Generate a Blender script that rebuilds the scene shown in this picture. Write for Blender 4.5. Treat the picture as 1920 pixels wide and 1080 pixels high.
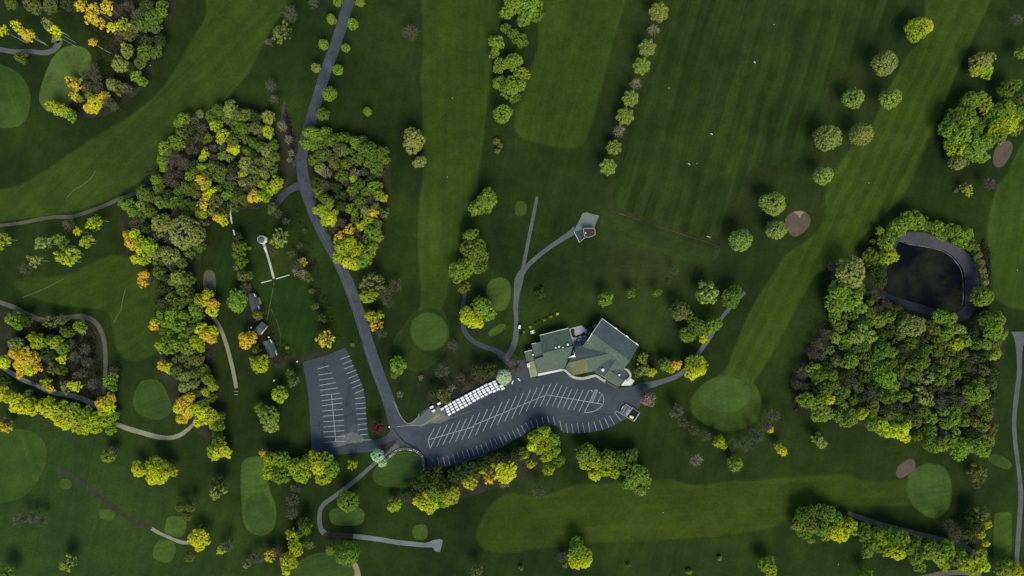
import bpy, bmesh, math, random
import numpy as np
from mathutils import Vector, Matrix

for o in list(bpy.data.objects): bpy.data.objects.remove(o)
scn = bpy.context.scene
C = scn.collection

# ---------------------------------------------------------------- camera, sky, sun, exposure
H = 333.0                       # flying height of the camera in metres
S = 500.0 / 1920.0              # metres on the ground per photograph pixel
cam = bpy.data.cameras.new('camera'); cam.sensor_width = 36; cam.lens = 36 * H / 500.0
cam.clip_start = 1; cam.clip_end = 9000
camo = bpy.data.objects.new('camera', cam); C.objects.link(camo); camo.location = (0, 0, H)
scn.camera = camo

SUN_EL, SUN_DX, SUN_DY = math.radians(50), 0.25, -0.968      # direction on the ground TOWARDS the sun
world = bpy.data.worlds.new('World'); scn.world = world; world.use_nodes = True
nt = world.node_tree; nt.nodes.clear()
sky = nt.nodes.new('ShaderNodeTexSky'); sky.sky_type = 'NISHITA'; sky.sun_disc = False
sky.sun_elevation = SUN_EL; sky.sun_rotation = math.atan2(SUN_DX, SUN_DY)
bg = nt.nodes.new('ShaderNodeBackground'); bg.inputs[1].default_value = 0.15
wo = nt.nodes.new('ShaderNodeOutputWorld')
nt.links.new(sky.outputs[0], bg.inputs[0]); nt.links.new(bg.outputs[0], wo.inputs[0])
sl = bpy.data.lights.new('sun', 'SUN'); sl.energy = 2.8; sl.angle = math.radians(30); sl.color = (1.0, 0.93, 0.76)
so = bpy.data.objects.new('sun', sl); C.objects.link(so)
tosun = Vector((SUN_DX * math.cos(SUN_EL), SUN_DY * math.cos(SUN_EL), math.sin(SUN_EL)))
so.rotation_euler = tosun.to_track_quat('Z', 'Y').to_euler(); so.location = (0, 0, 400)
scn.view_settings.view_transform = 'Standard'; scn.view_settings.look = 'None'
scn.view_settings.exposure = 0.12; scn.view_settings.gamma = 1.0; scn.view_settings.use_curve_mapping = False
scn.render.engine = 'CYCLES'

rnd = random.Random(11)

def W(px, py, z=0.0):
    """photograph pixel of a point standing at height z -> place on the ground plan"""
    k = S * (1 - z / H)
    return Vector(((px - 960) * k, (540 - py) * k, z))

# ---------------------------------------------------------------- materials
def newmat(name):
    m = bpy.data.materials.new(name); m.use_nodes = True
    n = m.node_tree; n.nodes.clear()
    return m, n
def N(n, t, **kw):
    x = n.nodes.new(t)
    for k, v in kw.items():
        if k in ('operation', 'blend_type', 'data_type', 'feature', 'distance', 'noise_dimensions', 'wave_type', 'bands_direction', 'wave_profile', 'gradient_type'): setattr(x, k, v)
    return x
def noise(n, vec, scale, detail=4, rough=.55):
    x = n.nodes.new('ShaderNodeTexNoise'); x.inputs['Scale'].default_value = scale
    x.inputs['Detail'].default_value = detail; x.inputs['Roughness'].default_value = rough
    n.links.new(vec, x.inputs['Vector']); return x.outputs['Fac']
def ramp(n, fac, a, b, ca=(0,0,0,1), cb=(1,1,1,1)):
    x = n.nodes.new('ShaderNodeValToRGB'); e = x.color_ramp.elements
    e[0].position = a; e[0].color = ca; e[1].position = b; e[1].color = cb
    n.links.new(fac, x.inputs[0]); return x.outputs[0]
def mix(n, fac, a, b, mode='MIX'):
    x = n.nodes.new('ShaderNodeMix'); x.data_type = 'RGBA'; x.blend_type = mode; x.clamp_factor = True
    if isinstance(fac, (int, float)): x.inputs[0].default_value = fac
    else: n.links.new(fac, x.inputs[0])
    for i, v in ((6, a), (7, b)):
        if isinstance(v, tuple): x.inputs[i].default_value = (*v[:3], 1)
        else: n.links.new(v, x.inputs[i])
    return x.outputs[2]
def math_(n, op, a, b=None):
    x = n.nodes.new('ShaderNodeMath'); x.operation = op
    for i, v in enumerate((a, b)):
        if v is None: continue
        if isinstance(v, (int, float)): x.inputs[i].default_value = v
        else: n.links.new(v, x.inputs[i])
    return x.outputs[0]
def finish(n, col, rough=.9, bump=None, bstr=.3, bdist=.05, spec=.3, metallic=0):
    p = n.nodes.new('ShaderNodeBsdfPrincipled'); o = n.nodes.new('ShaderNodeOutputMaterial')
    if isinstance(col, tuple): p.inputs['Base Color'].default_value = (*col[:3], 1)
    else: n.links.new(col, p.inputs['Base Color'])
    if isinstance(rough, (int, float)): p.inputs['Roughness'].default_value = rough
    else: n.links.new(rough, p.inputs['Roughness'])
    p.inputs['Specular IOR Level'].default_value = spec; p.inputs['Metallic'].default_value = metallic
    if bump is not None:
        b = n.nodes.new('ShaderNodeBump'); b.inputs['Strength'].default_value = bstr; b.inputs['Distance'].default_value = bdist
        n.links.new(bump, b.inputs['Height']); n.links.new(b.outputs[0], p.inputs['Normal'])
    n.links.new(p.outputs[0], o.inputs[0]); return p
def coords(n):
    return n.nodes.new('ShaderNodeTexCoord').outputs['Object']
def rotated(n, vec, deg, sc=(1, 1, 1)):
    m = n.nodes.new('ShaderNodeMapping'); m.vector_type = 'POINT'
    m.inputs['Rotation'].default_value = (0, 0, math.radians(deg)); m.inputs['Scale'].default_value = sc
    n.links.new(vec, m.inputs['Vector']); return m.outputs[0]

def grass(name, c1, c2, angle=0, stripe=0, amt=0.0, extra=None, cross=0.0, patch=.02, grain=1.0, streaks=.38):
    """turf: two tones mixed by patches, fine grain, mowing streaks along `angle` (deg, 90 = up the picture)"""
    m, n = newmat(name); v = coords(n)
    col = mix(n, ramp(n, noise(n, v, patch, 6, .6), .36, .64), c1, c2)
    if extra: col = extra(n, v, col)
    r = rotated(n, v, -angle)
    streak = rotated(n, v, -angle, (1, 1, 1))
    mp = n.nodes.new('ShaderNodeMapping'); mp.inputs['Scale'].default_value = (.012, .35, 1)
    n.links.new(streak, mp.inputs['Vector'])
    col = mix(n, streaks, col, ramp(n, noise(n, mp.outputs[0], 1.0, 5, .65), .3, .7, (.35, .35, .35, 1), (.68, .68, .66, 1)), 'OVERLAY')
    if stripe:
        for ang, a in ((0, amt), (90, cross)):
            if a <= 0: continue
            rr = rotated(n, r, ang)
            sx = n.nodes.new('ShaderNodeSeparateXYZ'); n.links.new(rr, sx.inputs[0])
            wob = noise(n, v, .03, 2)
            y = math_(n, 'ADD', sx.outputs[1], math_(n, 'MULTIPLY', wob, stripe * .9))
            s = math_(n, 'SINE', math_(n, 'MULTIPLY', y, math.pi * 2 / stripe))
            s = ramp(n, math_(n, 'ADD', math_(n, 'MULTIPLY', s, .5), .5), .35, .65, (.5 - a, .5 - a, .5 - a, 1), (.5 + a, .5 + a, .5 + a, 1))
            col = mix(n, ramp(n, noise(n, v, .018, 3), .35, .62, (.25, .25, .25, 1), (1, 1, 1, 1)), col, s, 'OVERLAY')
    g = noise(n, v, .9, 8, .8)
    col = mix(n, .55 * grain, col, ramp(n, g, .34, .66, (.28, .3, .28, 1), (.72, .7, .68, 1)), 'OVERLAY')
    wp = ramp(n, noise(n, v, .045, 8, .75), .60, .72, (0, 0, 0, 1), (.42, .42, .42, 1))
    col = mix(n, wp, col, (c2[0] * 1.55, c2[1] * 1.15, c2[2] * 1.3))
    g2 = noise(n, v, .11, 5, .7)
    col = mix(n, .6, col, ramp(n, g2, .35, .66, (.33, .35, .38, 1), (.66, .64, .58, 1)), 'OVERLAY')
    g3 = noise(n, v, .022, 5, .6)
    col = mix(n, .55 * grain, col, ramp(n, g3, .36, .66, (.33, .35, .39, 1), (.66, .64, .56, 1)), 'OVERLAY')
    finish(n, col, .95, g, .5, .12, .1)
    return m

def rough_extra(n, v, col):
    # the turf itself grows paler and greener in the lower left of the course, thinner and browner on the range
    def spot(px, py, rad, c, amt):
        nonlocal col
        p = W(px, py)
        d = n.nodes.new('ShaderNodeVectorMath'); d.operation = 'DISTANCE'; n.links.new(v, d.inputs[0]); d.inputs[1].default_value = (p.x, p.y, 0)
        f = ramp(n, math_(n, 'ADD', math_(n, 'DIVIDE', d.outputs['Value'], rad), math_(n, 'MULTIPLY', math_(n, 'SUBTRACT', noise(n, v, .025, 4), .5), .7)), .2, 1.0, (amt, amt, amt, 1), (0, 0, 0, 1))
        col = mix(n, f, col, c)
    spot(170, 1000, 85, (.030, .055, .012), .85)
    spot(60, 990, 50, (.030, .058, .012), .5)
    spot(1400, 150, 95, (.035, .043, .012), .5)
    spot(1200, 500, 45, (.035, .045, .014), .5)
    spot(1300, 330, 40, (.036, .045, .014), .5)
    spot(840, 720, 45, (.018, .024, .012), .5)
    return col

M = {}
M['rough'] = grass('rough_turf', (0.0133, 0.0248, 0.0054), (0.0217, 0.0387, 0.0066), 78, 9, .012, rough_extra, grain=1.1)
M['range'] = grass('range_turf', (0.0178, 0.0325, 0.0063), (0.0263, 0.0447, 0.0077), 74, 9.5, .085, streaks=.75, patch=.03)
def fw(name, ang, c1=(0.0293, 0.0514, 0.0070), c2=(0.0404, 0.0674, 0.0083), amt=.02, cross=0.0, st=8):
    return grass(name, c1, c2, ang, st, amt, cross=cross)
M['fw_a'] = fw('fairway_turf_a', 45, (0.0311, 0.0542, 0.0080), (0.0415, 0.0697, 0.0094))
M['fw_b'] = fw('fairway_turf_b', 30, (0.0288, 0.0506, 0.0073), (0.0380, 0.0631, 0.0080), .02)
M['fw_c'] = fw('fairway_turf_c', 88)
M['fw_d'] = fw('fairway_turf_d', 76)
M['fw_f'] = fw('fairway_turf_f', 65, (0.0328, 0.0552, 0.0067), (0.0420, 0.0697, 0.0077), .07, st=6)
M['fw_h'] = fw('fairway_turf_h', 4, (0.0313, 0.0515, 0.0060), (0.0393, 0.0624, 0.0067), .02, st=10)
M['fw_g'] = fw('fairway_turf_g', 80, (0.0321, 0.0587, 0.0073), (0.0396, 0.0685, 0.0080), .03)
M['green'] = grass('green_turf', (0.0460, 0.0821, 0.0172), (0.0600, 0.1026, 0.0205), 8, 3.0, .012, cross=.012)
M['green_dim'] = grass('green_turf_dim', (0.0306, 0.0574, 0.0139), (0.0405, 0.0718, 0.0164), 20, 3.0, .01, cross=.01)
M['green_left'] = grass('green_turf_bright', (0.0334, 0.0675, 0.0107), (0.0431, 0.0821, 0.0131), 110, 6.0, .015)
M['collar'] = grass('collar_turf', (0.0392, 0.0661, 0.0120), (0.0490, 0.0808, 0.0133), 30, 4.0, .03)
M['tee'] = grass('tee_turf', (0.0465, 0.0808, 0.0161), (0.0588, 0.0979, 0.0180), 10, 3, .03)
M['range_tee'] = grass('range_tee_turf', (0.0196, 0.0343, 0.0081), (0.0289, 0.0480, 0.0090), -18, 4, .012)
M['fringe'] = grass('fringe_turf', (0.0199, 0.0374, 0.0070), (0.0284, 0.0489, 0.0078), 30, 4, .0)
M['lawn'] = grass('garden_turf', (0.0123, 0.0279, 0.0052), (0.0179, 0.0379, 0.0061), 75, 5, .03)
M['tee_pale'] = grass('tee_turf_pale', (0.0647, 0.1030, 0.0235), (0.0809, 0.1236, 0.0271), 60, 5, .03)
def litter():
    m, n = newmat('woodland_litter'); v = coords(n)
    c = mix(n, ramp(n, noise(n, v, .15, 6, .65), .35, .65), (.018, .024, .010), (.040, .037, .023))
    g = noise(n, v, 2.2, 6, .8)
    c = mix(n, .6, c, ramp(n, g, .3, .7, (.25, .25, .25, 1), (.75, .75, .75, 1)), 'OVERLAY')
    finish(n, c, .95, g, .6, .2, .1); return m
M['litter'] = litter()
def stone_like(name, c1, c2, sc=.25, fine=3.0, cracks=0.0, rough=.9, bd=.02, spots=None, stains=0):
    m, n = newmat(name); v = coords(n)
    c = mix(n, ramp(n, noise(n, v, sc, 6, .65), .35, .65), c1, c2)
    if spots: c = mix(n, ramp(n, noise(n, v, spots[0], 7, .7), spots[1], spots[1] + .12), c, spots[2])
    g = noise(n, v, fine, 8, .8)
    c = mix(n, .45, c, ramp(n, g, .3, .7, (.32, .32, .32, 1), (.68, .68, .68, 1)), 'OVERLAY')
    if cracks:
        vo = n.nodes.new('ShaderNodeTexVoronoi'); vo.feature = 'DISTANCE_TO_EDGE'; vo.inputs['Scale'].default_value = cracks
        nz = n.nodes.new('ShaderNodeTexNoise'); nz.inputs['Scale'].default_value = .4; nz.inputs['Detail'].default_value = 4
        n.links.new(v, nz.inputs['Vector'])
        wv = mix(n, .12, v, nz.outputs['Color'], 'LINEAR_LIGHT')
        add = n.nodes.new('ShaderNodeVectorMath'); add.operation = 'MULTIPLY_ADD'
        n.links.new(nz.outputs['Color'], add.inputs[0]); add.inputs[1].default_value = (4, 4, 0); n.links.new(v, add.inputs[2])
        n.links.new(add.outputs[0], vo.inputs['Vector'])
        c = mix(n, ramp(n, vo.outputs['Distance'], .004, .012, (.45, .45, .45, 1), (0, 0, 0, 1)), c, (c1[0] * .5, c1[1] * .5, c1[2] * .5))
    if stains:
        vs = n.nodes.new('ShaderNodeTexVoronoi'); vs.inputs['Scale'].default_value = stains; n.links.new(v, vs.inputs['Vector'])
        dd = math_(n, 'ADD', vs.outputs['Distance'], math_(n, 'MULTIPLY', noise(n, v, 1.3, 3), .12))
        c = mix(n, ramp(n, dd, .10, .24, (.6, .6, .6, 1), (0, 0, 0, 1)), c, (c1[0] * .45, c1[1] * .45, c1[2] * .45))
        c = mix(n, ramp(n, noise(n, v, .16, 3), .58, .60, (0, 0, 0, 1), (.22, .22, .22, 1)), c, (c1[0] * .6, c1[1] * .62, c1[2] * .65))
    finish(n, c, rough, g, .25, bd, .3); return m
M['asphalt'] = stone_like('lot_asphalt', (.033, .043, .053), (.052, .064, .073), .045, 1.6, .045, spots=(.035, .60, (.080, .092, .105)), stains=.22)
M['asphalt_old'] = stone_like('drive_asphalt', (.044, .053, .063), (.064, .074, .083), .12, 1.5, .08, spots=(.06, .58, (.095, .11, .125)), stains=.15)
M['concrete'] = stone_like('path_concrete', (.115, .135, .130), (.155, .175, .160), .15, 2.5)
M['path_grey'] = stone_like('cart_path_grey', (.075, .085, .085), (.105, .118, .112), .15, 2.5)
M['path_blue'] = stone_like('cart_path_asphalt', (.036, .042, .055), (.055, .062, .072), .15, 2.5)
M['path_beige'] = stone_like('cart_path_beige', (.19, .19, .12), (.26, .26, .17), .2, 2.2)
M['path_brown'] = stone_like('cart_path_brown', (.074, .070, .046), (.112, .106, .074), .2, 2.2)
M['patio'] = stone_like('patio_paving', (.27, .28, .29), (.35, .36, .36), .4, 3)
M['dirt_shade'] = stone_like('bare_earth_shade', (.024, .021, .017), (.042, .036, .028), .35, 2.5)  # real bare earth, and the painted shade on the lower path
M['dry'] = stone_like('dry_brush_floor', (0.0375, 0.0426, 0.0288), (0.0638, 0.0672, 0.0461), .3, 2.5)
M['mulch'] = stone_like('bark_mulch', (.020, .014, .014), (.034, .024, .020), .6, 3)
M['sand'] = stone_like('bunker_sand', (.078, .058, .040), (.112, .086, .060), .3, 2.5)
M['sand_light'] = stone_like('dry_sand', (.20, .16, .085), (.28, .22, .12), .3, 2.5)
M['dust'] = stone_like('dusty_asphalt', (.078, .092, .088), (.125, .135, .115), .12, 1.5, spots=(.09, .55, (.18, .18, .12)))
M['liner'] = stone_like('pond_liner', (.017, .021, .028), (.031, .036, .044), .2, 2.0, rough=.6)
M['liner_edge'] = stone_like('liner_fold', (.11, .12, .13), (.16, .17, .17), .3, 2.5)
M['walk'] = stone_like('light_concrete', (.34, .36, .29), (.46, .46, .38), .4, 3)
M['walk_dim'] = stone_like('tan_concrete', (.22, .23, .14), (.30, .30, .20), .4, 3)
M['white'] = stone_like('white_concrete', (.58, .60, .58), (.70, .70, .66), .5, 3)
M['line'] = stone_like('line_paint', (.26, .29, .33), (.44, .47, .50), .8, 3)
M['stone'] = stone_like('wall_stone', (.12, .12, .10), (.26, .25, .20), 1.2, 4)
M['stone_pale'] = stone_like('wall_stone_pale', (.36, .36, .34), (.5, .5, .48), 1.2, 4)
M['streak'] = stone_like('worn_grass', (.06, .10, .03), (.095, .13, .045), .3, 2)
M['tar'] = stone_like('tar_seal', (.010, .011, .016), (.018, .019, .026), .5, 3)
M['wood'] = stone_like('weathered_wood', (.16, .13, .09), (.24, .20, .14), 1, 5)
M['tan'] = stone_like('tan_deck', (.26, .27, .14), (.36, .36, .2), 1, 5)
def roofmat(name, c1, c2, stain):
    m, n = newmat(name); v = coords(n)
    c = mix(n, ramp(n, noise(n, v, .12, 6, .7), .35, .65), c1, c2)
    c = mix(n, ramp(n, noise(n, v, .22, 5, .7), .56, .75), c, stain)
    g = noise(n, v, 5, 5, .8)
    vo = n.nodes.new('ShaderNodeTexVoronoi'); vo.inputs['Scale'].default_value = 2.2; n.links.new(v, vo.inputs['Vector'])
    c = mix(n, .4, c, ramp(n, vo.outputs['Color'], .1, .9, (.3, .3, .3, 1), (.7, .7, .7, 1)), 'OVERLAY')
    st = rotated(n, v, 14, (1, 1, 1)); mp = n.nodes.new('ShaderNodeMapping'); mp.inputs['Scale'].default_value = (1.6, .12, 1); n.links.new(st, mp.inputs['Vector'])
    c = mix(n, .5, c, ramp(n, noise(n, mp.outputs[0], 1.0, 4), .35, .7, (.36, .36, .36, 1), (.64, .63, .58, 1)), 'OVERLAY')
    c = mix(n, .5, c, ramp(n, g, .3, .7, (.35, .35, .35, 1), (.65, .65, .65, 1)), 'OVERLAY')
    finish(n, c, .85, g, .4, .03, .25); return m
M['roof'] = roofmat('green_shingle', (.070, .100, .078), (.096, .126, .088), (.130, .150, .080))
M['roof_brown'] = roofmat('browned_shingle', (.115, .120, .062), (.15, .14, .068), (.095, .115, .07))
M['roof_blue'] = roofmat('slate_and_shade_shingle', (.074, .098, .096), (.088, .112, .106), (.080, .110, .092))  # cottage slate; on clubhouse slopes away from the sun, shade as colour
M['roof_dark'] = roofmat('dark_membrane', (.035, .028, .028), (.05, .042, .04), (.03, .03, .03))
def plain(name, c, rough=.6, spec=.4, metallic=0):
    m, n = newmat(name); v = coords(n)
    cc = mix(n, ramp(n, noise(n, v, 3, 4), .3, .7), tuple(x * .86 for x in c), tuple(min(1, x * 1.08) for x in c))
    finish(n, cc, rough, None, spec=spec, metallic=metallic); return m
M['wall'] = plain('siding', (.42, .40, .33), .8)
M['trim'] = plain('white_trim', (.78, .78, .76))
M['cart_white'] = plain('cart_canopy', (.80, .80, .78), .45)
M['cart_body'] = plain('cart_body', (.06, .08, .05), .4)
M['black'] = plain('black_rubber', (.012, .012, .014), .7)
M['seat'] = plain('seat_vinyl', (.35, .32, .26), .6)
M['metal'] = plain('grey_metal', (.35, .37, .4), .45, metallic=.3)
M['dark_metal'] = plain('dark_metal', (.03, .03, .04), .5)
M['yellow'] = plain('machine_yellow', (.72, .66, .18), .5)
M['umbrella'] = plain('umbrella_cloth', (.015, .022, .035), .85)
M['bark'] = stone_like('bark', (.09, .075, .055), (.16, .13, .10), 2, 6)
M['bark_white'] = stone_like('birch_bark', (.42, .42, .34), (.60, .58, .48), 2, 6)
def glass():
    m, n = newmat('window_glass'); finish(n, (.02, .03, .04), .08, spec=.6); return m
M['glass'] = glass()
def water():
    m, n = newmat('pond_water'); v = coords(n)
    c = mix(n, ramp(n, noise(n, v, .06, 6, .65), .42, .66), (.0030, .0042, .0050), (.020, .024, .010))
    finish(n, c, .2, noise(n, v, 1.5, 3), .08, .02, .12); return m
M['water'] = water()
def leafmat(name, attr=False):
    """leaf colour = object colour; alpha of the object colour = share of yellowed leaves"""
    m, n = newmat(name)
    oi = n.nodes.new('ShaderNodeObjectInfo'); geo = n.nodes.new('ShaderNodeNewGeometry'); v = coords(n)
    col = oi.outputs['Color']; al = oi.outputs['Alpha']
    if attr:
        at = n.nodes.new('ShaderNodeAttribute'); at.attribute_name = 'tint'; col = at.outputs['Color']; al = at.outputs['Alpha']
    rv = n.nodes.new('ShaderNodeVectorMath'); rv.operation = 'MULTIPLY_ADD'
    n.links.new(v, rv.inputs[0]); rv.inputs[1].default_value = (1, 1, 1)
    off = n.nodes.new('ShaderNodeCombineXYZ')
    n.links.new(math_(n, 'MULTIPLY', oi.outputs['Random'], 37.0), off.inputs[0]); n.links.new(math_(n, 'MULTIPLY', oi.outputs['Random'], 91.0), off.inputs[1])
    n.links.new(off.outputs[0], rv.inputs[2])
    patch = noise(n, rv.outputs[0], .22, 3, .5)
    # branches whose leaves have turned
    f = ramp(n, math_(n, 'ADD', patch, math_(n, 'MULTIPLY', al, .62)), .56, .86)
    turned = mix(n, 1.0, col, (1.30, 1.16, .6), 'MULTIPLY')
    c = mix(n, f, col, turned)
    ri = geo.outputs['Random Per Island']
    c = mix(n, .55, c, ramp(n, ri, 0, 1, (.13, .17, .18, 1), (.84, .83, .78, 1)), 'OVERLAY')
    c = mix(n, .45, c, ramp(n, noise(n, rv.outputs[0], .9, 2), .3, .7, (.3, .3, .3, 1), (.7, .7, .7, 1)), 'OVERLAY')
    d = n.nodes.new('ShaderNodeBsdfDiffuse'); t = n.nodes.new('ShaderNodeBsdfTranslucent'); mx = n.nodes.new('ShaderNodeMixShader')
    n.links.new(c, d.inputs[0]); n.links.new(mix(n, 1.0, c, (1.0, 1.0, .5), 'MULTIPLY'), t.inputs[0]); mx.inputs[0].default_value = .28
    n.links.new(d.outputs[0], mx.inputs[1]); n.links.new(t.outputs[0], mx.inputs[2])
    o = n.nodes.new('ShaderNodeOutputMaterial'); n.links.new(mx.outputs[0], o.inputs[0]); return m
M['leaf'] = leafmat('leaves'); M['leaf_mass'] = leafmat('canopy_leaves', True)
def twigmat():
    m, n = newmat('twigs'); oi = n.nodes.new('ShaderNodeObjectInfo')
    finish(n, oi.outputs['Color'], .9, spec=.1); return m
M['twig'] = twigmat()

# ---------------------------------------------------------------- object helpers
def tag(o, label=None, cat=None, group=None, kind=None):
    if label: o['label'] = label
    if cat: o['category'] = cat
    if group: o['group'] = group
    if kind: o['kind'] = kind
    return o
def mesh_obj(name, me, parent=None, loc=None):
    o = bpy.data.objects.new(name, me); C.objects.link(o)
    if parent is not None: o.parent = parent
    if loc is not None: o.location = loc
    return o
def empty(name, loc, rz=0, **kw):
    o = bpy.data.objects.new(name, None); C.objects.link(o); o.location = loc; o.rotation_euler[2] = rz
    o.empty_display_size = 1; tag(o, **kw); return o
def mk(name, verts, faces, mat, smooth=False):
    me = bpy.data.meshes.new(name); me.from_pydata([tuple(v) for v in verts], [], faces); me.update()
    if mat is not None: me.materials.append(mat)
    if smooth: me.polygons.foreach_set('use_smooth', [True] * len(me.polygons))
    return me
class MB:
    """collects boxes, tubes and polygons into one mesh"""
    def __init__(s): s.v = []; s.f = []
    def add(s, vs, fs):
        b = len(s.v); s.v += [tuple(v) for v in vs]; s.f += [tuple(i + b for i in f) for f in fs]; return s
    def box(s, cx, cy, cz, sx, sy, sz, rz=0, taper=1.0):
        c, q = math.cos(rz), math.sin(rz); vs = []
        for z, t in ((-.5, 1), (.5, taper)):
            for x, y in ((-.5, -.5), (.5, -.5), (.5, .5), (-.5, .5)):
                X, Y = x * sx * t, y * sy * t
                vs.append((cx + X * c - Y * q, cy + X * q + Y * c, cz + z * sz))
        return s.add(vs, [(3, 2, 1, 0), (4, 5, 6, 7), (0, 1, 5, 4), (1, 2, 6, 5), (2, 3, 7, 6), (3, 0, 4, 7)])
    def tube(s, p, q, r0, r1, n=6):
        p = Vector(p); q = Vector(q); d = (q - p).normalized()
        a = d.orthogonal().normalized(); b = d.cross(a); vs = []
        for c, r in ((p, r0), (q, r1)):
            for i in range(n):
                t = 2 * math.pi * i / n; vs.append(c + (a * math.cos(t) + b * math.sin(t)) * r)
        return s.add(vs, [(i, (i + 1) % n, n + (i + 1) % n, n + i) for i in range(n)] + [tuple(range(n - 1, -1, -1)), tuple(range(n, 2 * n))])
    def prism(s, pts, z0, z1):
        n = len(pts); vs = [(p[0], p[1], z0) for p in pts] + [(p[0], p[1], z1) for p in pts]
        return s.add(vs, [(i, (i + 1) % n, n + (i + 1) % n, n + i) for i in range(n)] + [tuple(range(n - 1, -1, -1)), tuple(range(n, 2 * n))])
    def dome(s, c, r, h, n=8, m=3):
        vs = []; fs = []
        for j in range(m):
            a = math.pi / 2 * j / m
            for i in range(n):
                t = 2 * math.pi * i / n; vs.append((c[0] + r * math.cos(a) * math.cos(t), c[1] + r * math.cos(a) * math.sin(t), c[2] + h * math.sin(a)))
        vs.append((c[0], c[1], c[2] + h))
        for j in range(m - 1):
            for i in range(n): fs.append((j * n + i, j * n + (i + 1) % n, (j + 1) * n + (i + 1) % n, (j + 1) * n + i))
        for i in range(n): fs.append(((m - 1) * n + i, (m - 1) * n + (i + 1) % n, len(vs) - 1))
        return s.add(vs, fs)
    def mesh(s, name, mat): return mk(name, s.v, s.f, mat)
    def obj(s, name, mat, parent=None, loc=None): return mesh_obj(name, s.mesh(name, mat), parent, loc)

def catmull(pts, closed=True, step=4):
    n = len(pts); out = []
    rng = range(n) if closed else range(n - 1)
    for i in rng:
        g = (lambda k: pts[k % n]) if closed else (lambda k: pts[max(0, min(n - 1, k))])
        p0, p1, p2, p3 = g(i - 1), g(i), g(i + 1), g(i + 2)
        for k in range(step):
            t = k / step
            out.append(tuple(.5 * (2 * b + (c - a) * t + (2 * a - 5 * b + 4 * c - d) * t * t + (3 * b - a - 3 * c + d) * t ** 3) for a, b, c, d in zip(p0, p1, p2, p3)))
    if not closed: out.append(tuple(pts[-1]))
    return out
def sheet(name, pts, z, mat, label, cat, smooth=True, wob=.0, step=4, thick=0, kind='structure', parent=None, group=None):
    p = catmull(pts, True, step) if smooth else pts
    vs = []
    for i, (x, y) in enumerate(p):
        q = W(x, y); j = wob
        vs.append((q.x + rnd.uniform(-j, j), q.y + rnd.uniform(-j, j)))
    if thick:
        mb = MB().prism(vs, 0, z) ; me = mb.mesh(name, mat)
    else:
        me = mk(name, [(x, y, z) for x, y in vs], [tuple(range(len(vs)))], mat)
    bm = bmesh.new(); bm.from_mesh(me); bmesh.ops.triangulate(bm, faces=bm.faces[:]); bmesh.ops.recalc_face_normals(bm, faces=bm.faces[:])
    if not thick:
        for f in bm.faces:
            if f.normal.z < 0: f.normal_flip()
    bm.to_mesh(me); bm.free()
    o = mesh_obj(name, me, parent)
    if parent is None: tag(o, label, cat, group, kind)
    elif label: o['label'] = label
    return o
def ribbon(name, pts, z, mat, label=None, cat=None, width=None, smooth=True, step=5, kind='structure', parent=None, wob=.06, group=None):
    """pts: (x, y[, w]) in photograph pixels, w = full width in pixels"""
    pts = [(p[0], p[1], p[2] if len(p) > 2 else width) for p in pts]
    p = catmull(pts, False, step) if smooth and len(pts) > 2 else pts
    L = []; R = []
    for i, q in enumerate(p):
        a = p[max(0, i - 1)]; b = p[min(len(p) - 1, i + 1)]
        dx, dy = b[0] - a[0], b[1] - a[1]; l = math.hypot(dx, dy) or 1; nx, ny = -dy / l, dx / l
        w = q[2] / 2
        u = W(q[0] + nx * w, q[1] + ny * w); v = W(q[0] - nx * w, q[1] - ny * w)
        L.append((u.x + rnd.uniform(-wob, wob), u.y + rnd.uniform(-wob, wob), z)); R.append((v.x + rnd.uniform(-wob, wob), v.y + rnd.uniform(-wob, wob), z))
    n = len(L)
    me = mk(name, L + R, [(i, i + 1, n + i + 1, n + i) for i in range(n - 1)], mat)
    bm = bmesh.new(); bm.from_mesh(me)
    for f in bm.faces:
        f.normal_update()
        if f.normal.z < 0: f.normal_flip()
    bm.to_mesh(me); bm.free()
    o = mesh_obj(name, me, parent)
    if parent is None: tag(o, label, cat, group, kind)
    elif label: o['label'] = label
    return o
# ---------------------------------------------------------------- ground with the pond cut out
POND_OUT = [(1690,440),(1705,435),(1735,437),(1765,448),(1790,459),(1815,472),(1828,490),(1835,520),(1837,545),(1832,572),(1822,590),(1807,601),(1777,600),(1740,590),(1702,582),(1677,571),(1657,556),(1649,545),(1653,518),(1666,482),(1678,455)]
POND_IN = [(1690,452),(1706,457),(1730,461),(1760,467),(1782,477),(1797,492),(1807,510),(1810,535),(1810,560),(1808,573),(1800,583),(1789,588),(1760,582),(1727,571),(1692,561),(1668,552),(1659,546),(1656,540),(1658,518),(1667,494),(1681,462)]
po = catmull(POND_OUT, True, 5); pi_ = catmull(POND_IN, True, 5)
bm = bmesh.new()
def loop(vs):
    v = [bm.verts.new(p) for p in vs]; return [bm.edges.new((v[i], v[(i + 1) % len(v)])) for i in range(len(v))]
E = loop([(-3000, -3000, 0), (3000, -3000, 0), (3000, 3000, 0), (-3000, 3000, 0)])
E += loop([(W(x, y).x, W(x, y).y, 0) for x, y in po])
bmesh.ops.triangle_fill(bm, use_beauty=True, use_dissolve=False, edges=E)
for f in bm.faces:
    f.normal_update()
    if f.normal.z < 0: f.normal_flip()
me = bpy.data.meshes.new('ground'); bm.to_mesh(me); bm.free(); me.materials.append(M['rough'])
tag(mesh_obj('ground', me), 'dark green rough grass between all fairways and woods', 'ground', kind='structure')
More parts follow.
